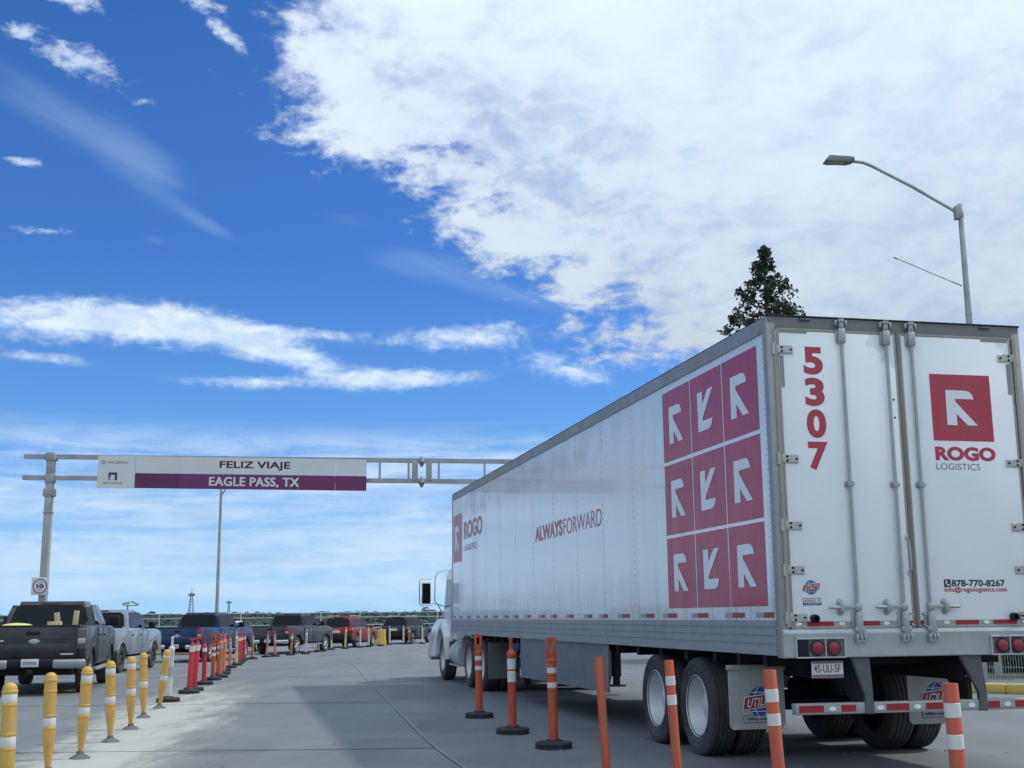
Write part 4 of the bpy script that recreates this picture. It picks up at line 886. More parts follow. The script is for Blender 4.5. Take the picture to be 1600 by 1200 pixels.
# load in the first pickup's bed
def inbed(root, x, y, z): return root.matrix_basis @ Vector((x, y, z))
pk1.matrix_basis
wood = mat('raw_timber', (.58, .46, .28), .8, 0, .15, 20, stretch=(1, 1, .1))
pkM = Matrix.Translation(pk1.location) @ Matrix.Rotation(pk1.rotation_euler.z, 4, 'Z') @ Matrix.Scale(pk1.scale.x, 4)
def load(name, mb, m, lab, cat, loc, rot=(0, 0, 0), group=None):
    o = mb.build(name, m); o.matrix_world = pkM @ Matrix.Translation(loc) @ Matrix.Rotation(rot[2], 4, 'Z') @ Matrix.Rotation(rot[1], 4, 'Y') @ Matrix.Rotation(rot[0], 4, 'X'); tag(o, lab, cat, group); return o
load('plank', MB().box((-.05, -.02, 0), (.05, .02, .80), .004), wood, 'short upright plank left of the other in the black pickup bed', 'plank', (.47, -.75, .78), (R(4), R(-8), 0), 'planks in the pickup bed')
load('plank', MB().box((-.05, -.02, 0), (.05, .02, .83), .004), wood, 'taller upright plank nearest the right tail lamp of black pickup', 'plank', (.66, -.72, .78), (R(3), R(5), 0), 'planks in the pickup bed')
load('timber_block', MB().box((-.10, -.30, 0), (.10, .30, .62), .006), wood, 'low pale timber block at foot of the two upright planks', 'timber', (.30, -.55, .78))
load('yellow_bucket', MB().lathe([(.22, 0), (.27, .52), (.30, .545), (.30, .57), (.22, .60), (.10, .615), (.001, .62)], 20), mat('pale_yellow', (.72, .66, .20), .5, 0, .08), 'pale yellow lidded tub in the bed of the black pickup', 'tub', (-.40, -.55, .76))

# ------------------------------------------------------------------ posts
pY = mat('post_yellow', (.60, .37, .085), .55, 0, .12, 5, .05, 30, dirt=.75, dirtcol=(.24, .16, .07), stretch=(1, 1, .25), dscale=7)
pWb = mat('band_white', (.66, .65, .62), .5, 0, .1, 25, dirt=.45, dirtcol=(.45, .40, .32), dscale=14)
pR = mat('post_red', (.52, .028, .045), .5, 0, .1, 6, dirt=.25, dirtcol=(.30, .05, .06)); pO = mat('post_orange', (.50, .090, .040), .5, 0, .15, 5, dirt=.6, dirtcol=(.20, .07, .05), stretch=(1, 1, .25), dscale=6)
pO2 = mat('post_faded_orange', (.60, .17, .11), .55, 0, .12, 6, dirt=.3, dirtcol=(.5, .3, .25)); pA = mat('post_amber', (.48, .17, .05), .55, 0, .12, 6, dirt=.3)
pW = mat('post_white', (.62, .64, .60), .5, 0, .08, 6, dirt=.3, dirtcol=(.42, .42, .38), dscale=5); pL = mat('post_lime', (.60, .60, .25), .5, 0, .1, 6, dirt=.25); pC = mat('post_cream', (.62, .55, .33), .5, 0, .1, 6, dirt=.25)
pG = mat('band_grey', (.36, .37, .37), .5, 0, .1, 20)
footm = mat('foot_rubber', (.10, .10, .105), .8, 0, .2, 10, dirt=.5, dirtcol=(.3, .28, .24))
_cache = {}
def yellow_post(worn=0):
    k = ('y', worn)
    if k in _cache: return dup(_cache[k])
    r = empty('delineator_post')
    MB().lathe([(.001, .925), (.024, .922), (.046, .905), (.055, .885), (.056, .868), (.0615, .862), (.0615, .846), (.056, .840), (.056, .765), (.0605, .760), (.0605, .748), (.056, .742), (.056, .545), (.0605, .54), (.0605, .528), (.056, .522), (.056, .435), (.0605, .43), (.0605, .418), (.056, .412), (.056, .34), (.050, .28), (.036, .17), (.029, .10), (.028, .045)][::-1], 22).build('post', pY, r)
    bands = [(.770, .836), (.442, .516)] if not worn else ([(.442, .516)] if worn == 1 else [(.442, .516), (.79, .836)])
    for a, b_ in bands: MB().lathe([(.0560, a), (.0568, a + .002), (.0568, b_ - .002), (.0560, b_)], 22).build('reflective_band', pWb, r)
    MB().lathe([(.105, 0), (.105, .012), (.07, .035), (.04, .05), (.034, .075), (.03, .08)], 18).build('foot', footm, r)
    _cache[k] = r; return r
def cone_base(r, rad=.20):
    MB().lathe([(rad * .98, 0), (rad, .02), (rad, .03), (rad * .94, .036), (rad, .044), (rad, .060), (rad * .92, .075), (.09, .08), (.075, .10), (.06, .10)], 14).build('rubber_base', black, r)
def tube_post(pm_, top='knob', bands=(), h=1.08, bm_=None, rad=.05, base=True):
    k = (pm_.name, top, tuple(bands), h, rad, base, bm_.name if bm_ else '')
    if k in _cache: return dup(_cache[k])
    r = empty('delineator_post'); bm_ = bm_ or pWb
    if top == 'knob':
        prof = [(rad, .08), (rad, h - .24), (rad * 1.08, h - .23), (rad * 1.08, h - .20), (rad * .95, h - .185), (rad * .45, h - .155), (rad * .40, h - .05), (rad * .52, h - .035), (rad * .52, h - .008), (rad * .3, h)]
        MB().lathe(prof, 16).build('post', pm_, r)
    elif top == 'tee':
        MB().lathe([(rad, .08), (rad, h - .13), (rad * .9, h - .115), (rad * .35, h - .06), (rad * .35, h - .02)], 16).build('post', pm_, r)
        MB().box((-.065, -.02, h - .03), (.065, .02, h), .01).build('tee_grip', pm_, r)
    elif top == 'loop':
        MB().lathe([(rad, .08), (rad, h - .27), (rad * 1.12, h - .262), (rad * 1.12, h - .245), (rad * .95, h - .235), (rad * .6, h - .225)], 16).build('post', pm_, r)
        g = MB().box((-.055, -.022, h - .235), (-.018, .022, h), .01).box((.018, -.022, h - .235), (.055, .022, h), .01).box((-.0185, -.0215, h - .052), (.0185, .0215, h - .001), .006).box((-.0185, -.0215, h - .234), (.0185, .0215, h - .15), .004)
        g.build('loop_grip', pm_, r)
    else:
        MB().lathe([(rad, 0.01), (rad, h - .006), (rad * .92, h), (rad * .8, h - .01), (.001, h - .012)], 18).build('post', pm_, r)
    for b_ in bands:
        a, c_ = b_[0], b_[1]
        MB().lathe([(rad, a), (rad + .0022, a + .002), (rad + .0022, c_ - .002), (rad, c_)], 16).build('reflective_band', bm_, r)
        if top == 'loop':
            MB().lathe([(rad, a - .03), (rad * 1.1, a - .024), (rad * 1.1, a - .012), (rad, a - .006)], 16).build('ring', pm_, r)
    if base: cone_base(r)
    _cache[k] = r; return r
usedp = set()
def put(root, x, y, lean, label, group, fwd=0.0, rz=0.0, dip=True):
    X, Y, Z = onroad(x, y) if dip else (x, y, 0)
    root.location = (X, Y, Z); root.rotation_euler = (fwd, math.atan(lean), rz); tag(root, label, 'delineator post', group)
    for c in root.children:
        if c.name.startswith(('rubber_base', 'foot')):   # bases stay flat on the road while the post leans
            c.matrix_parent_inverse = Matrix.Rotation(math.atan(lean), 4, 'Y').inverted()
    return root
GY = 'yellow posts along the dusty lane line'
for x, y, ln, wn, lb in ((-3.91, 9.74, -.03, 0, 'yellow post cut off by bottom left corner, nearest the viewer'), (-4.27, 11.54, -.025, 1, 'worn yellow post with upper white band rubbed off, foot out of frame'), (-4.46, 12.92, .035, 0, 'yellow post leaning right before the black pickup rear tyre'),
                         (-4.70, 14.6, -.045, 0, 'yellow post with dark foot below silver pickup rear wheel'), (-4.97, 16.24, -.035, 0, 'upright yellow post before the silver pickup rear door'), (-5.36, 18.09, -.045, 1, 'yellow post with one white band before silver pickup front door'),
                         (-5.67, 19.97, .105, 2, 'strongly tilted yellow post leaning against the white post')):
    put(yellow_post(wn), x, y, ln, lb, GY, rz=random.uniform(-.3, .3))
GS = 'posts dividing the queue from the open lane'
T_ = tube_post
for r, x, y, ln, lb in (
    (T_(pW, 'knob', ((.42, .60),), 1.10, pG), -5.95, 21.47, .03, 'white knob-topped post on black base beside the tilted yellow post'),
    (T_(pR, 'tee', ((.78, .89),), 1.03), -6.20, 23.77, .035, 'red tee-topped post, front one of the touching pair'),
    (T_(pR, 'tee', ((.78, .89),), 1.03), -6.32, 24.59, .05, 'red tee-topped post, rear one of the touching pair'),
    (T_(pR, 'knob', ((.70, .80),), 1.02), -6.70, 26.91, -.02, 'single red knob-topped post before the blue pickup'),
    (T_(pO, 'loop', ((.70, .76), (.56, .62)), 1.06), -6.97, 28.81, -.02, 'orange loop-topped post with two white bands, front one by blue pickup'),
    (T_(pO2, 'knob', ((.70, .80),), 1.04, pG), -7.10, 30.03, .0, 'faded orange post half hidden behind the front orange loop post'),
    (T_(pO, 'loop', ((.70, .76), (.56, .62)), 1.06), -7.22, 30.35, -.01, 'orange loop-topped post with two white bands, second from the red post'),
    (T_(pO2, 'knob', (), 1.04), -7.42, 31.71, -.005, 'faded orange plain post tucked behind the second orange loop post'),
    (T_(pO2, 'knob', ((.55, .80),), 1.05, pG), -7.84, 33.6, .01, 'faded orange post with broad grey band, nearer of two'),
    (T_(pO2, 'knob', ((.55, .80),), 1.05, pG), -8.16, 35.71, -.03, 'faded orange post with broad grey band, farther of two'),
    (T_(pC, 'knob', ((.45, .60),), 1.10, pG), -8.41, 37.59, -.01, 'cream post between faded orange posts and the red trio'),
    (T_(pR, 'tee', ((.78, .88),), 1.04), -8.68, 39.15, -.01, 'nearest post of the far red trio beside the white car'),
    (T_(pR, 'tee', ((.78, .88),), 1.04), -8.98, 40.86, -.005, 'middle post of the far red trio beside the white car'),
    (T_(pR, 'tee', ((.78, .88),), 1.04), -9.30, 42.71, .01, 'last post of the far red trio beside the white car'),
    (T_(pO2, 'knob', ((.62, .82),), 1.06, pG), -9.12, 43.29, -.02, 'salmon post standing alone before the white car'),
    (T_(pO2, 'knob', ((.60, .84),), 1.06, pG), -9.04, 45.26, .055, 'salmon post leaning right before charcoal pickup tailgate'),
    (T_(pO2, 'knob', ((.60, .84),), 1.06, pG), -8.84, 45.91, -.05, 'salmon post leaning left before charcoal pickup tailgate'),
    (T_(pA, 'knob', ((.70, .82),), 1.05), -8.52, 47.29, .06, 'amber post beside the charcoal pickup rear wheel'),
    (T_(pW, 'knob', ((.50, .62),), 1.08, pG), -8.20, 48.77, .03, 'white post before the charcoal pickup rear door'),
    (T_(pL, 'knob', ((.50, .62),), 1.12, pG), -8.19, 51.78, .03, 'yellow-green post before the charcoal pickup front wheel'),
    (T_(pL, 'knob', ((.50, .62),), 1.10, pG), -8.06, 54.64, -.01, 'upright yellow-green post at left rear corner of red car'),
    (T_(pL, 'knob', ((.50, .62),), 1.12, pG), -7.65, 56.07, .04, 'yellow-green post leaning right before red car tailgate'),
    (T_(pW, 'knob', ((.50, .62),), 1.06, pC), -7.24, 58.16, .006, 'white post beside the red car rear wheel'),
    (T_(pW, 'knob', ((.50, .62),), 1.10, pC), -6.96, 59.24, -.01, 'white post before the red car front door'),
    (T_(pC, 'knob', ((.50, .62),), 1.10, pG), -6.58, 60.97, .004, 'cream post standing before the yellow barrier'),
    (T_(pW, 'knob', ((.50, .62),), 1.09, pC), -6.40, 63.58, .003, 'white post at left rear corner of black suv'),
    (T_(pW, 'knob', ((.50, .62),), 1.10, pC), -5.79, 64.76, -.006, 'white post next to an amber post behind black suv'),
    (T_(pA, 'knob', ((.70, .82),), 1.08), -5.48, 64.63, -.003, 'amber post at the right tail lamp of black suv'),
    (T_(pW, 'knob', ((.50, .62),), 1.07, pC), -4.83, 65.09, -.002, 'last white post beside the black suv front wheel')):
    put(r, x, y, ln, lb, GS, rz=random.uniform(-.25, .25))
GO = 'orange posts beside the trailer'
put(T_(pO, 'loop', ((.79, .845), (.655, .71)), 1.15), -.50, 17.53, -.012, 'orange loop-topped post before the tractor drive wheels', GO, dip=False)
put(T_(pO, 'knob', ((.76, .885), (.61, .74)), 1.15), -.03, 15.15, -.012, 'orange knob-topped post before the trailer landing gear', GO, dip=False)
put(T_(pO, 'loop', ((.79, .845), (.635, .69)), 1.17), .41, 13.46, -.014, 'orange loop-topped post before the grey side skirt', GO, dip=False)
put(T_(pO, 'plain', (), 1.05, rad=.036), .765, 10.55, -.05, 'plain orange tube post without bands at skirt end', GO, dip=False)
put(T_(pO, 'plain', ((.83, .905), (.675, .755)), 1.03, rad=.038), 1.31, 10.2, -.045, 'orange tube post with two white bands before the trailer wheels', GO, dip=False)
put(T_(pO, 'plain', ((.885, .96), (.75, .82)), 1.07, rad=.038), 1.56, 7.4, -.045, 'orange tube post with peeling white bands before the left mud flap', GO, dip=False)
put(T_(pO, 'plain', ((.885, .955), (.735, .805)), 1.05, rad=.038), 2.18, 6.2, -.02, 'orange tube post before the right mud flap, nearest of its row', GO, dip=False)

# yellow barrier
x, y, z = onroad(-6.9, 64.0)
yb = empty('traffic_barrier', (x, y, z), R(-15)); tag(yb, 'yellow plastic barrier between the red car and black suv', 'barrier')
MB().prism([(-.28, 0), (.28, 0), (.28, .12), (.14, .40), (.10, .88), (-.10, .88), (-.14, .40), (-.28, .12)], 0, -.28, .28, .02, 2).build('body', mat('barrier_yellow', (.60, .40, .06), .5, 0, .12, 4, dirt=.3), yb)
x, y, z = onroad(-13.36, 49.5)
kb = MB().box((-1.6, -.2, 0), (1.2, .2, .45), .1, 3).build('barrier_block', mat('barrier_sand', (.60, .48, .20), .6, 0, .2, 3, dirt=.4, dirtcol=(.6, .58, .5))); kb.location = (x, y, z); tag(kb, 'low yellow barrier block under the blue pickup tail', 'barrier')

# ------------------------------------------------------------------ gantry, sign, speed sign
def gpos(x): return 37.0 + (x + 14.2) * .115
ga = empty('sign_gantry', (-14.15, 37.0, gz(37))); tag(ga, 'grey steel gantry of two beams spanning the lanes behind the trailer', 'gantry')
def bz(x): return 6.33 + (x + 14.95) * (-.010)
def beam(z_off, name):
    xs_ = [-14.95 + 14.15, 8.0 + 14.15]
    b_ = MB(); a = Vector((xs_[0], gpos(-14.95) - 37, bz(-14.95) + z_off - gz(37))); c_ = Vector((xs_[1], gpos(8.0) - 37, bz(8.0) + z_off - gz(37) + .10))
    vs_ = []
    d_ = .066
    for p_ in (a, c_): vs_.append([b_.bm.verts.new(p_ + Vector((0, sy * d_, sz * d_))) for sy, sz in ((-1, -1), (1, -1), (1, 1), (-1, 1))])
    for i in range(4): b_.bm.faces.new((vs_[0][i], vs_[0][(i + 1) % 4], vs_[1][(i + 1) % 4], vs_[1][i]))
    b_.bm.faces.new(vs_[0]); b_.bm.faces.new(vs_[1][::-1]); bmesh.ops.recalc_face_normals(b_.bm, faces=b_.bm.faces)
    return b_.build(name, galv, ga)
beam(0.0, 'beam'); beam(-.65, 'beam')
Z0 = -gz(37)
MB().box((-.105, -.105, 0), (.105, .105, 5.52 + Z0), .01).build('column', galv, ga)
MB().box((-.13, -.13, 4.60 + Z0), (.13, .13, 4.64 + Z0), .004).build('flange', galv, ga)
MB().box((-.16, -.12, 5.10 + Z0), (.17, .12, 5.34 + Z0), .01).build('cable_box', alud, ga)
MB().box((-.135, -.125, 5.52 + Z0), (.135, .125, 5.80 + Z0), .01).build('sleeve', galv, ga)
MB().box((-.11, -.11, 5.805 + Z0), (.11, .11, 6.46 + Z0), .01).build('column_head', galv, ga)
MB().box((-.16, -.135, 6.20 + Z0), (.16, .135, 6.43 + Z0), .02).build('sleeve', galv, ga)
def gx(x, dy=0, z=0): return (x + 14.15, gpos(x) - 37 + dy, z + Z0)
for x in (-4.2, -3.3, -2.35, -.9, .6, 2.1): MB().box(Vector(gx(x, -.06, bz(x) - .66)) - Vector((.03, 0, 0)), Vector(gx(x, .06, bz(x) + .10)) + Vector((.03, 0, 0))).build('vertical_strut', galv, ga)
for x in (-3.10, -2.66): MB().box(Vector(gx(x, -.10, bz(x) - .58)) - Vector((.085, 0, 0)), Vector(gx(x, .10, bz(x) + .02)) + Vector((.085, 0, 0)), .01).build('splice_plate', galv, ga)
for dz_ in (0, -.65): MB().lathe([(.02, -.17), (.09, -.05), (.11, 0), (.09, .05), (.02, .17)], 10, Matrix.Translation(gx(-2.88, -.12, bz(-2.88) + dz_))).build('splice_flange', galvd, ga)
# far column hidden behind the trailer
MB().box((21.7, 2.3, 0), (22.02, 2.62, 6.3 + Z0), .01).build('column', galv, ga)
sg = empty('overhead_sign', (-12.70, gpos(-12.70) - .22, 0)); sg.rotation_euler = (0, 0, math.atan(.115)); tag(sg, 'long white and purple overhead sign reading FELIZ VIAJE and EAGLE PASS, TX', 'sign')
sgn = mat('sign_white', (.68, .70, .70), .35, 0, .05, 1, dirt=.12, dscale=1.2); pur = mat('sign_purple', (.165, .026, .115), .4, 0, .08, 1.2); pur2 = mat('sign_purple_dark', (.13, .020, .088), .4, 0, .08, 1.2)
SW = 8.17
tilt = -.010
def st_(x): return tilt * x
def spanel(name, x0, x1, z0, z1, m, y0=0.0):
    b_ = MB(); q_ = [(x0, z0 + st_(x0)), (x1, z0 + st_(x1)), (x1, z1 + st_(x1)), (x0, z1 + st_(x0))]
    return b_.prism(q_, 1, y0, y0 + .05).build(name, m, sg)
lp = spanel('logo_panel', 0, 1.117, 5.355, 6.345, sgn, -.012)
for a, b_ in ((1.122, 2.45), (2.455, 4.05), (4.055, 5.8), (5.805, 7.2), (7.205, SW)): spanel('white_panel', a, b_, 5.835, 6.345, sgn)
for i, (a, b_) in enumerate(((1.122, 2.45), (2.455, 4.05), (4.055, 5.8), (5.805, 6.05), (6.055, 7.2), (7.205, SW))): spanel('purple_panel', a, b_, 5.362, 5.82, pur2 if i in (0, 3) else pur)
SF = Frame((0, 0, 0), (1, 0, tilt), (0, 0, 1)); SF.n = Vector((0, -1, 0))
inkp = mat('ink_plum', (.07, .015, .045), .5)
text('lettering', 'FELIZ VIAJE', (3.66, 5.955, 5.80, 6.225), inkp, sg, SF, 1, 0, 0, 1.03, .011)
text('lettering', 'EAGLE PASS, TX', (3.36, 5.42, 6.08, 5.73), sgn, sg, SF, 1, 0, 0, 1.06, .013)
LF = Frame((0, -.012, 0), (1, 0, tilt), (0, 0, 1)); LF.n = Vector((0, -1, 0))
ig = mat('ink_grey', (.20, .19, .17), .6)
text('lettering', 'HACIENDA', (.29, 6.10, .90, 6.18), ig, lp, LF, 1, .01)
flat('seal', [disc(.16, 6.14, .075)], mat('seal_grey', (.45, .45, .42), .6), lp, LF, 1)
text('lettering', 'ADUANAS', (.18, 5.47, .74, 5.54), ig, lp, LF, 1, .01)
flat('gate_mark', [[(.33, 5.59), (.40, 5.59), (.40, 5.76), (.52, 5.76), (.52, 5.59), (.59, 5.59), (.59, 5.83), (.33, 5.83)]], inkp, lp, LF, 1)
flat('gate_mark', [[(.345, 5.60), (.39, 5.60), (.39, 5.70), (.345, 5.68)]], mat('seal_grey', (.45, .45, .42), .6), lp, LF, 2)
sp_ = empty('speed_sign', (-14.18, 36.79, 2.40)); tag(sp_, 'square white speed limit sign with red ring and number 10', 'sign')
MB().box((-.26, 0, -.26), (.26, .02, .26), .004).build('sign_plate', sgn, sp_)
QF = Frame((0, 0, 0), (1, 0, 0), (0, 0, 1))
flat('red_ring', [disc(0, 0, .22)], mat('sign_red', (.40, .03, .05), .5), sp_, QF, 1); flat('ring_field', [disc(0, 0, .185)], sgn, sp_, QF, 2)
text('lettering', '10', (-.10, -.065, .11, .065), inkdk, sp_, QF, 3, .05)
flat('small_print', [rect(-.09, .095, .09, .112), rect(-.05, -.115, .06, -.10)], ig, sp_, QF, 3)

# light poles
po = MB().lathe([(.085, 0), (.05, 7.0)], 12).build('pole', galv)
lpz = empty('light_pole', (-12.04, 50, gz(50))); tag(lpz, 'thin grey light pole rising behind the overhead sign', 'light pole'); po.parent = lpz
MB().tube([(0, 0, 6.55), (.25, 0, 6.95), (.9, .2, 7.2)], .035, 6).build('arm', galv, lpz)
MB().box((.8, .05, 7.15), (1.4, .35, 7.25), .03).build('lamp_head', galv, lpz)
lamp = empty('street_lamp', (10.85, 28, 0)); tag(lamp, 'tall grey street lamp with long arm above the trailer roof', 'street lamp')
MB().lathe([(.088, 0), (.074, 8.3), (.080, 8.3), (.080, 8.36), (.073, 8.36), (.060, 11.05), (.054, 11.06)], 14).build('pole', galv, lamp)
MB().tube([(-.06, 0, 10.80), (-.12, 0, 10.88), (-1.15, 0, 11.54), (-2.05, 0, 12.05), (-2.25, 0, 12.14), (-2.6, 0, 12.19)], .042, 8).build('arm', galv, lamp)
MB().box((-.14, -.09, 10.68), (-.05, .09, 11.0), .01).tube([(0, 0, 10.72), (0, 0, 10.86)], .074, 12).build('arm_clamp', galv, lamp)
hd = MB().prism([(-3.22, 12.165), (-3.10, 12.30), (-2.62, 12.265), (-2.50, 12.24), (-2.50, 12.16), (-2.66, 12.12), (-3.2, 12.15)], 1, -.15, .15, .015, 2).build('lamp_head', mat('lamp_grey', (.22, .225, .22), .5, .3), lamp)
MB().box((-3.15, -.12, 12.125), (-2.72, .12, 12.14), .004).build('lamp_lens', mat('lamp_lens', (.30, .32, .30), .3), hd)
MB().tube([(-.10, 0, 9.02), (-1.66, 0, 9.74)], .014, 6).tube([(-1.60, 0, 9.71), (-1.68, 0, 9.75)], .026, 6).build('side_rod', alud, lamp)
# twin floodlights on a pole far behind the silver pickup
fl = empty('floodlight_pole', (-19.9, 63.5, gz(60))); tag(fl, 'small twin floodlight pole showing above the silver pickup', 'light pole')
MB().lathe([(.06, 0), (.05, 2.35)], 8).build('pole', galv, fl); MB().box((-.20, -.04, 2.28), (.50, .04, 2.33)).build('crossbar', galv, fl)
for x, a in ((-.05, -10), (.40, 25)): MB().box((-.22, -.12, -.04), (.18, .12, .05), .03, 2, Matrix.Translation((x, 0, 2.42)) @ Matrix.Rotation(R(a), 4, 'Y')).build('floodlight', mat('flood_grey', (.35, .36, .37), .5, .2), fl)
# lattice masts far away
def mast(label, x, y, z0, h, w0):
    r = empty('lattice_mast', (x, y, z0)); tag(r, label, 'radio mast', 'radio masts on the horizon'); m_ = mat('mast_grey', (.20, .23, .26), .7)
    b_ = MB(); c4 = ((-1, -1), (1, -1), (1, 1), (-1, 1))
    for sx2, sy2 in c4: b_.tube([(sx2 * w0, sy2 * w0, 0), (sx2 * w0 * .25, sy2 * w0 * .25, h)], .13, 4)
    b_.build('mast_leg', m_, r); b_ = MB(); n = 9
    for i in range(n):
        a, c_ = i / n, (i + 1) / n; wa, wc = w0 * (1 - .75 * a), w0 * (1 - .75 * c_)
        for (p1, p2) in zip(c4, c4[1:] + c4[:1]): b_.tube([(p1[0] * wa, p1[1] * wa, h * a), (p2[0] * wc, p2[1] * wc, h * c_)], .08, 3)
    b_.build('lattice', m_, r)
    MB().tube([(0, 0, h), (0, 0, h * 1.18)], .12, 4).build('spike', m_, r)
    d_ = MB()
    for a in range(0, 360, 60): d_.box((1.1, -.25, h * .86), (1.5, .25, h * .96), 0, 1, Matrix.Rotation(R(a), 4, 'Z'))
    d_.build('antenna_panel', m_, r)
    return r
mast('taller lattice radio mast on the horizon left of the light pole', -157, 600, 2.0, 12.0, 1.3)
mast('thinner distant lattice radio mast right of the light pole', -163, 705, 3.0, 8.2, .7)

# ------------------------------------------------------------------ right side: kerb, fence, hedge, trees
ky = mat('kerb_yellow', (.55, .40, .10), .7, 0, .15, 3, .1, dirt=.5, dirtcol=(.38, .36, .30), dscale=2)
kerb = MB()
kp = [(7.3, 22.3), (8.43, 21.5), (10.5, 20.1), (14, 17.6), (20, 13.5)]
for a, b_ in zip(kp, kp[1:]):
    d_ = (Vector(b_) - Vector(a)); n_ = Vector((-d_.y, d_.x)).normalized() * .22
    kerb.prism([(a[0], a[1]), (b_[0], b_[1]), (b_[0] + n_.x, b_[1] + n_.y), (a[0] + n_.x, a[1] + n_.y)], 2, 0.0, .17, .03, 2)
ko = kerb.build('kerb', ky); ko['kind'] = 'structure'
fc = empty('mesh_fence', (7.9, 24.8, 0)); tag(fc, 'white welded wire mesh fence behind the yellow kerb', 'fence')
dv = Vector((.80, -.60)).normalized(); fmw = mat('fence_white', (.38, .41, .40), .5, .3, .08, 8)
for i in range(6):
    o = MB().box((-.05, -.05, 0), (.05, .05, 2.2), .008).box((-.14, -.14, 0), (.14, .14, .02)).build('post', fmw, fc); q_ = dv * (2.5 * i - 3.6); o.location = (q_.x, q_.y, 0)
wires = MB()
for i in range(250):
    q_ = dv * (i * .05 - 3.6); wires.box((q_.x - .003, q_.y - .003, .08), (q_.x + .003, q_.y + .003, 2.1))
for z in (.10, .35, .6, .85, 1.1, 1.35, 1.6, 1.85, 2.08):
    a, b_ = dv * -3.6, dv * 8.9; wires.tube([(a.x, a.y, z), (b_.x, b_.y, z)], .004, 4)
tag(wires.build('mesh_wire', fmw, fc, 0), kind='stuff')
# verge behind the fence
vg = MB(); vg.poly([(7.0, 29.5, .006), (14.5, 24, .006), (40, 24, .006), (60, 60, .006), (7.5, 60, .006)]); vo = vg.build('verge', mat('verge_grass', (.075, .105, .04), .95, 0, .4, 1.2, .4, 20, dirt=.4, dirtcol=(.17, .15, .09), dscale=.8), None, 0); vo['kind'] = 'structure'
leafm = mat('hedge_leaf', (.075, .12, .045), .6, 0, .5, .8)
def leaves(cloud, n, size, seed):
    rnd = random.Random(seed); b_ = bmesh.new()
    for i in range(n):
        c_ = cloud(rnd)
        d1 = Vector((rnd.gauss(0, 1), rnd.gauss(0, 1), rnd.gauss(0, .8))).normalized(); d2 = d1.cross(Vector((rnd.gauss(0, 1), rnd.gauss(0, 1), rnd.gauss(0, 1)))).normalized(); s_ = size * rnd.uniform(.6, 1.4)
        b_.faces.new([b_.verts.new(c_ + d1 * s_), b_.verts.new(c_ + d2 * s_ * .45), b_.verts.new(c_ - d1 * s_), b_.verts.new(c_ - d2 * s_ * .45)])
    return b_
def leafobj(name, b_, m, parent=None):
    me = bpy.data.meshes.new(name); b_.to_mesh(me); b_.free(); me.materials.append(m); o = bpy.data.objects.new(name, me); C.objects.link(o)
    if parent is not None: o.parent = parent
    return o
hd_ = []
for i, (x, y, rr, lb) in enumerate(((10.6, 30, 1.9, 'green bush seen under the trailer tail, nearest the mud flap'), (13.0, 29.5, 2.1, 'green bush behind the mesh fence left of the trunk'), (15.6, 28.8, 2.2, 'green bush behind the mesh fence right of the trunk'), (18.6, 28, 2.2, 'green bush at the far right end of the mesh fence'))):
    r = empty('bush', (x, y, 0)); tag(r, lb, 'bush', 'bushes behind the mesh fence')
    MB().tube([(0, 0, 0), (.1, 0, .6), (.0, .1, 1.2)], [.06, .05, .03], 6).build('stem', mat('bark', (.09, .07, .05), .9, 0, .3, 6, .3), r)
    lobes = [(Vector((random.uniform(-1, 1) * rr * .6, random.uniform(-.6, .6) * rr * .5, random.uniform(.3, 1.3))), random.uniform(.5, .9)) for _ in range(9)]
    def cl(rnd, lobes=lobes):
        c_, q_ = rnd.choice(lobes); v = Vector((rnd.gauss(0, 1), rnd.gauss(0, 1), rnd.gauss(0, 1))).normalized() * q_ * rnd.uniform(.6, 1.0); p_ = c_ + v; p_.z = max(.05, p_.z); return p_
    leafobj('foliage', leaves(cl, 3800, .11, i), leafm, r)
tt = empty('tree', (11.6, 27.2, 0)); tag(tt, 'dark tree trunk standing just behind the mesh fence', 'tree')
MB().tube([(0, 0, 0), (.05, 0, 1.0), (-.05, 0, 2.2), (.1, 0, 3.2)], [.20, .16, .14, .09], 9).build('trunk', mat('bark', (.09, .07, .05), .9, 0, .3, 6, .3), tt)
lobes2 = [(Vector((random.uniform(-1.1, 1.1), random.uniform(-1.1, 1.1), random.uniform(2.3, 3.6))), random.uniform(.4, .8)) for _ in range(9)]
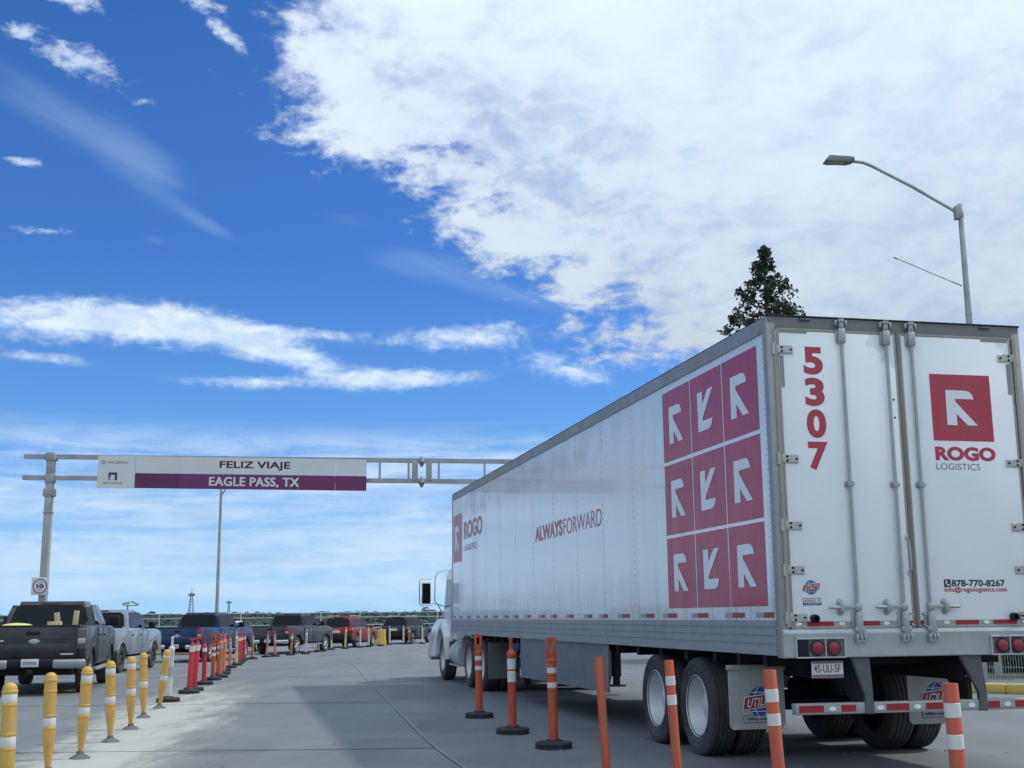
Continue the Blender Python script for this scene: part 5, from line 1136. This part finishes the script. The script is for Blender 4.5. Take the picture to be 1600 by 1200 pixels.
def cl2(rnd):
    c_, q_ = rnd.choice(lobes2); return c_ + Vector((rnd.gauss(0, 1), rnd.gauss(0, 1), rnd.gauss(0, 1))).normalized() * q_ * rnd.uniform(.5, 1)
leafobj('crown', leaves(cl2, 4000, .10, 77), leafm, tt)
# the conifer above the trailer roof
cf = empty('conifer_tree', (9.1, 42.0, 0)); tag(cf, 'tall dark conifer with ragged crown rising behind the trailer roof', 'tree')
barkm = mat('bark', (.09, .07, .05), .9, 0, .3, 6, .3)
MB().tube([(0, 0, 0), (0, 0, 7), (.02, 0, 11), (-.03, 0, 14.0)], [.24, .17, .10, .03], 8).build('trunk', barkm, cf)
rnd = random.Random(12); limbs = MB(); tips = []
z = 2.6
while z < 14.3:
    q_ = 14.45 - z; rad_ = .05 + .40 * q_ if q_ < 3.2 else 1.33 + .24 * (q_ - 3.2)
    for k in range(int(3 + 11 * rad_)):
        a = rnd.uniform(0, 6.283); l_ = rad_ * (rnd.uniform(.80, 1.10) if rnd.random() < .6 else rnd.uniform(.15, .85)); rise = l_ * rnd.uniform(-.05, .35)
        if math.sin(a * 3 + z * 2.3) + math.sin(z * 5.1 + a) > 1.25: continue
        e_ = Vector((math.cos(a) * l_, math.sin(a) * l_, z + rise)); mid = Vector((math.cos(a) * l_ * .55, math.sin(a) * l_ * .55, z + rise * .2))
        if k % 3 == 0: limbs.tube([(0, 0, z), mid, e_], [.03, .02, .007], 4, False)
        tips.append((e_, (.13 + .05 * rad_) * rnd.uniform(.7, 1.3)))
    z += .20
limbs.build('limb', barkm, cf)
tips += [(Vector((rnd.uniform(-.05, .05), rnd.uniform(-.05, .05), zz)), .09) for zz in (13.7, 13.9, 14.05, 14.2, 14.34)]
def cl3(rn):
    c_, q_ = rn.choice(tips); v = Vector((rn.gauss(0, 1), rn.gauss(0, 1), rn.gauss(0, 1.0))); v = v.normalized() * q_ * rn.random() ** .5; return c_ + v
leafobj('crown', leaves(cl3, 44000, .075, 5), mat('conifer_leaf', (.045, .062, .036), .8, 0, .5, 1.2, dirt=.3, dirtcol=(.085, .062, .035), dscale=1.5), cf)

for src in (_ty, _rm, _rmd, _ln): bpy.data.objects.remove(src)
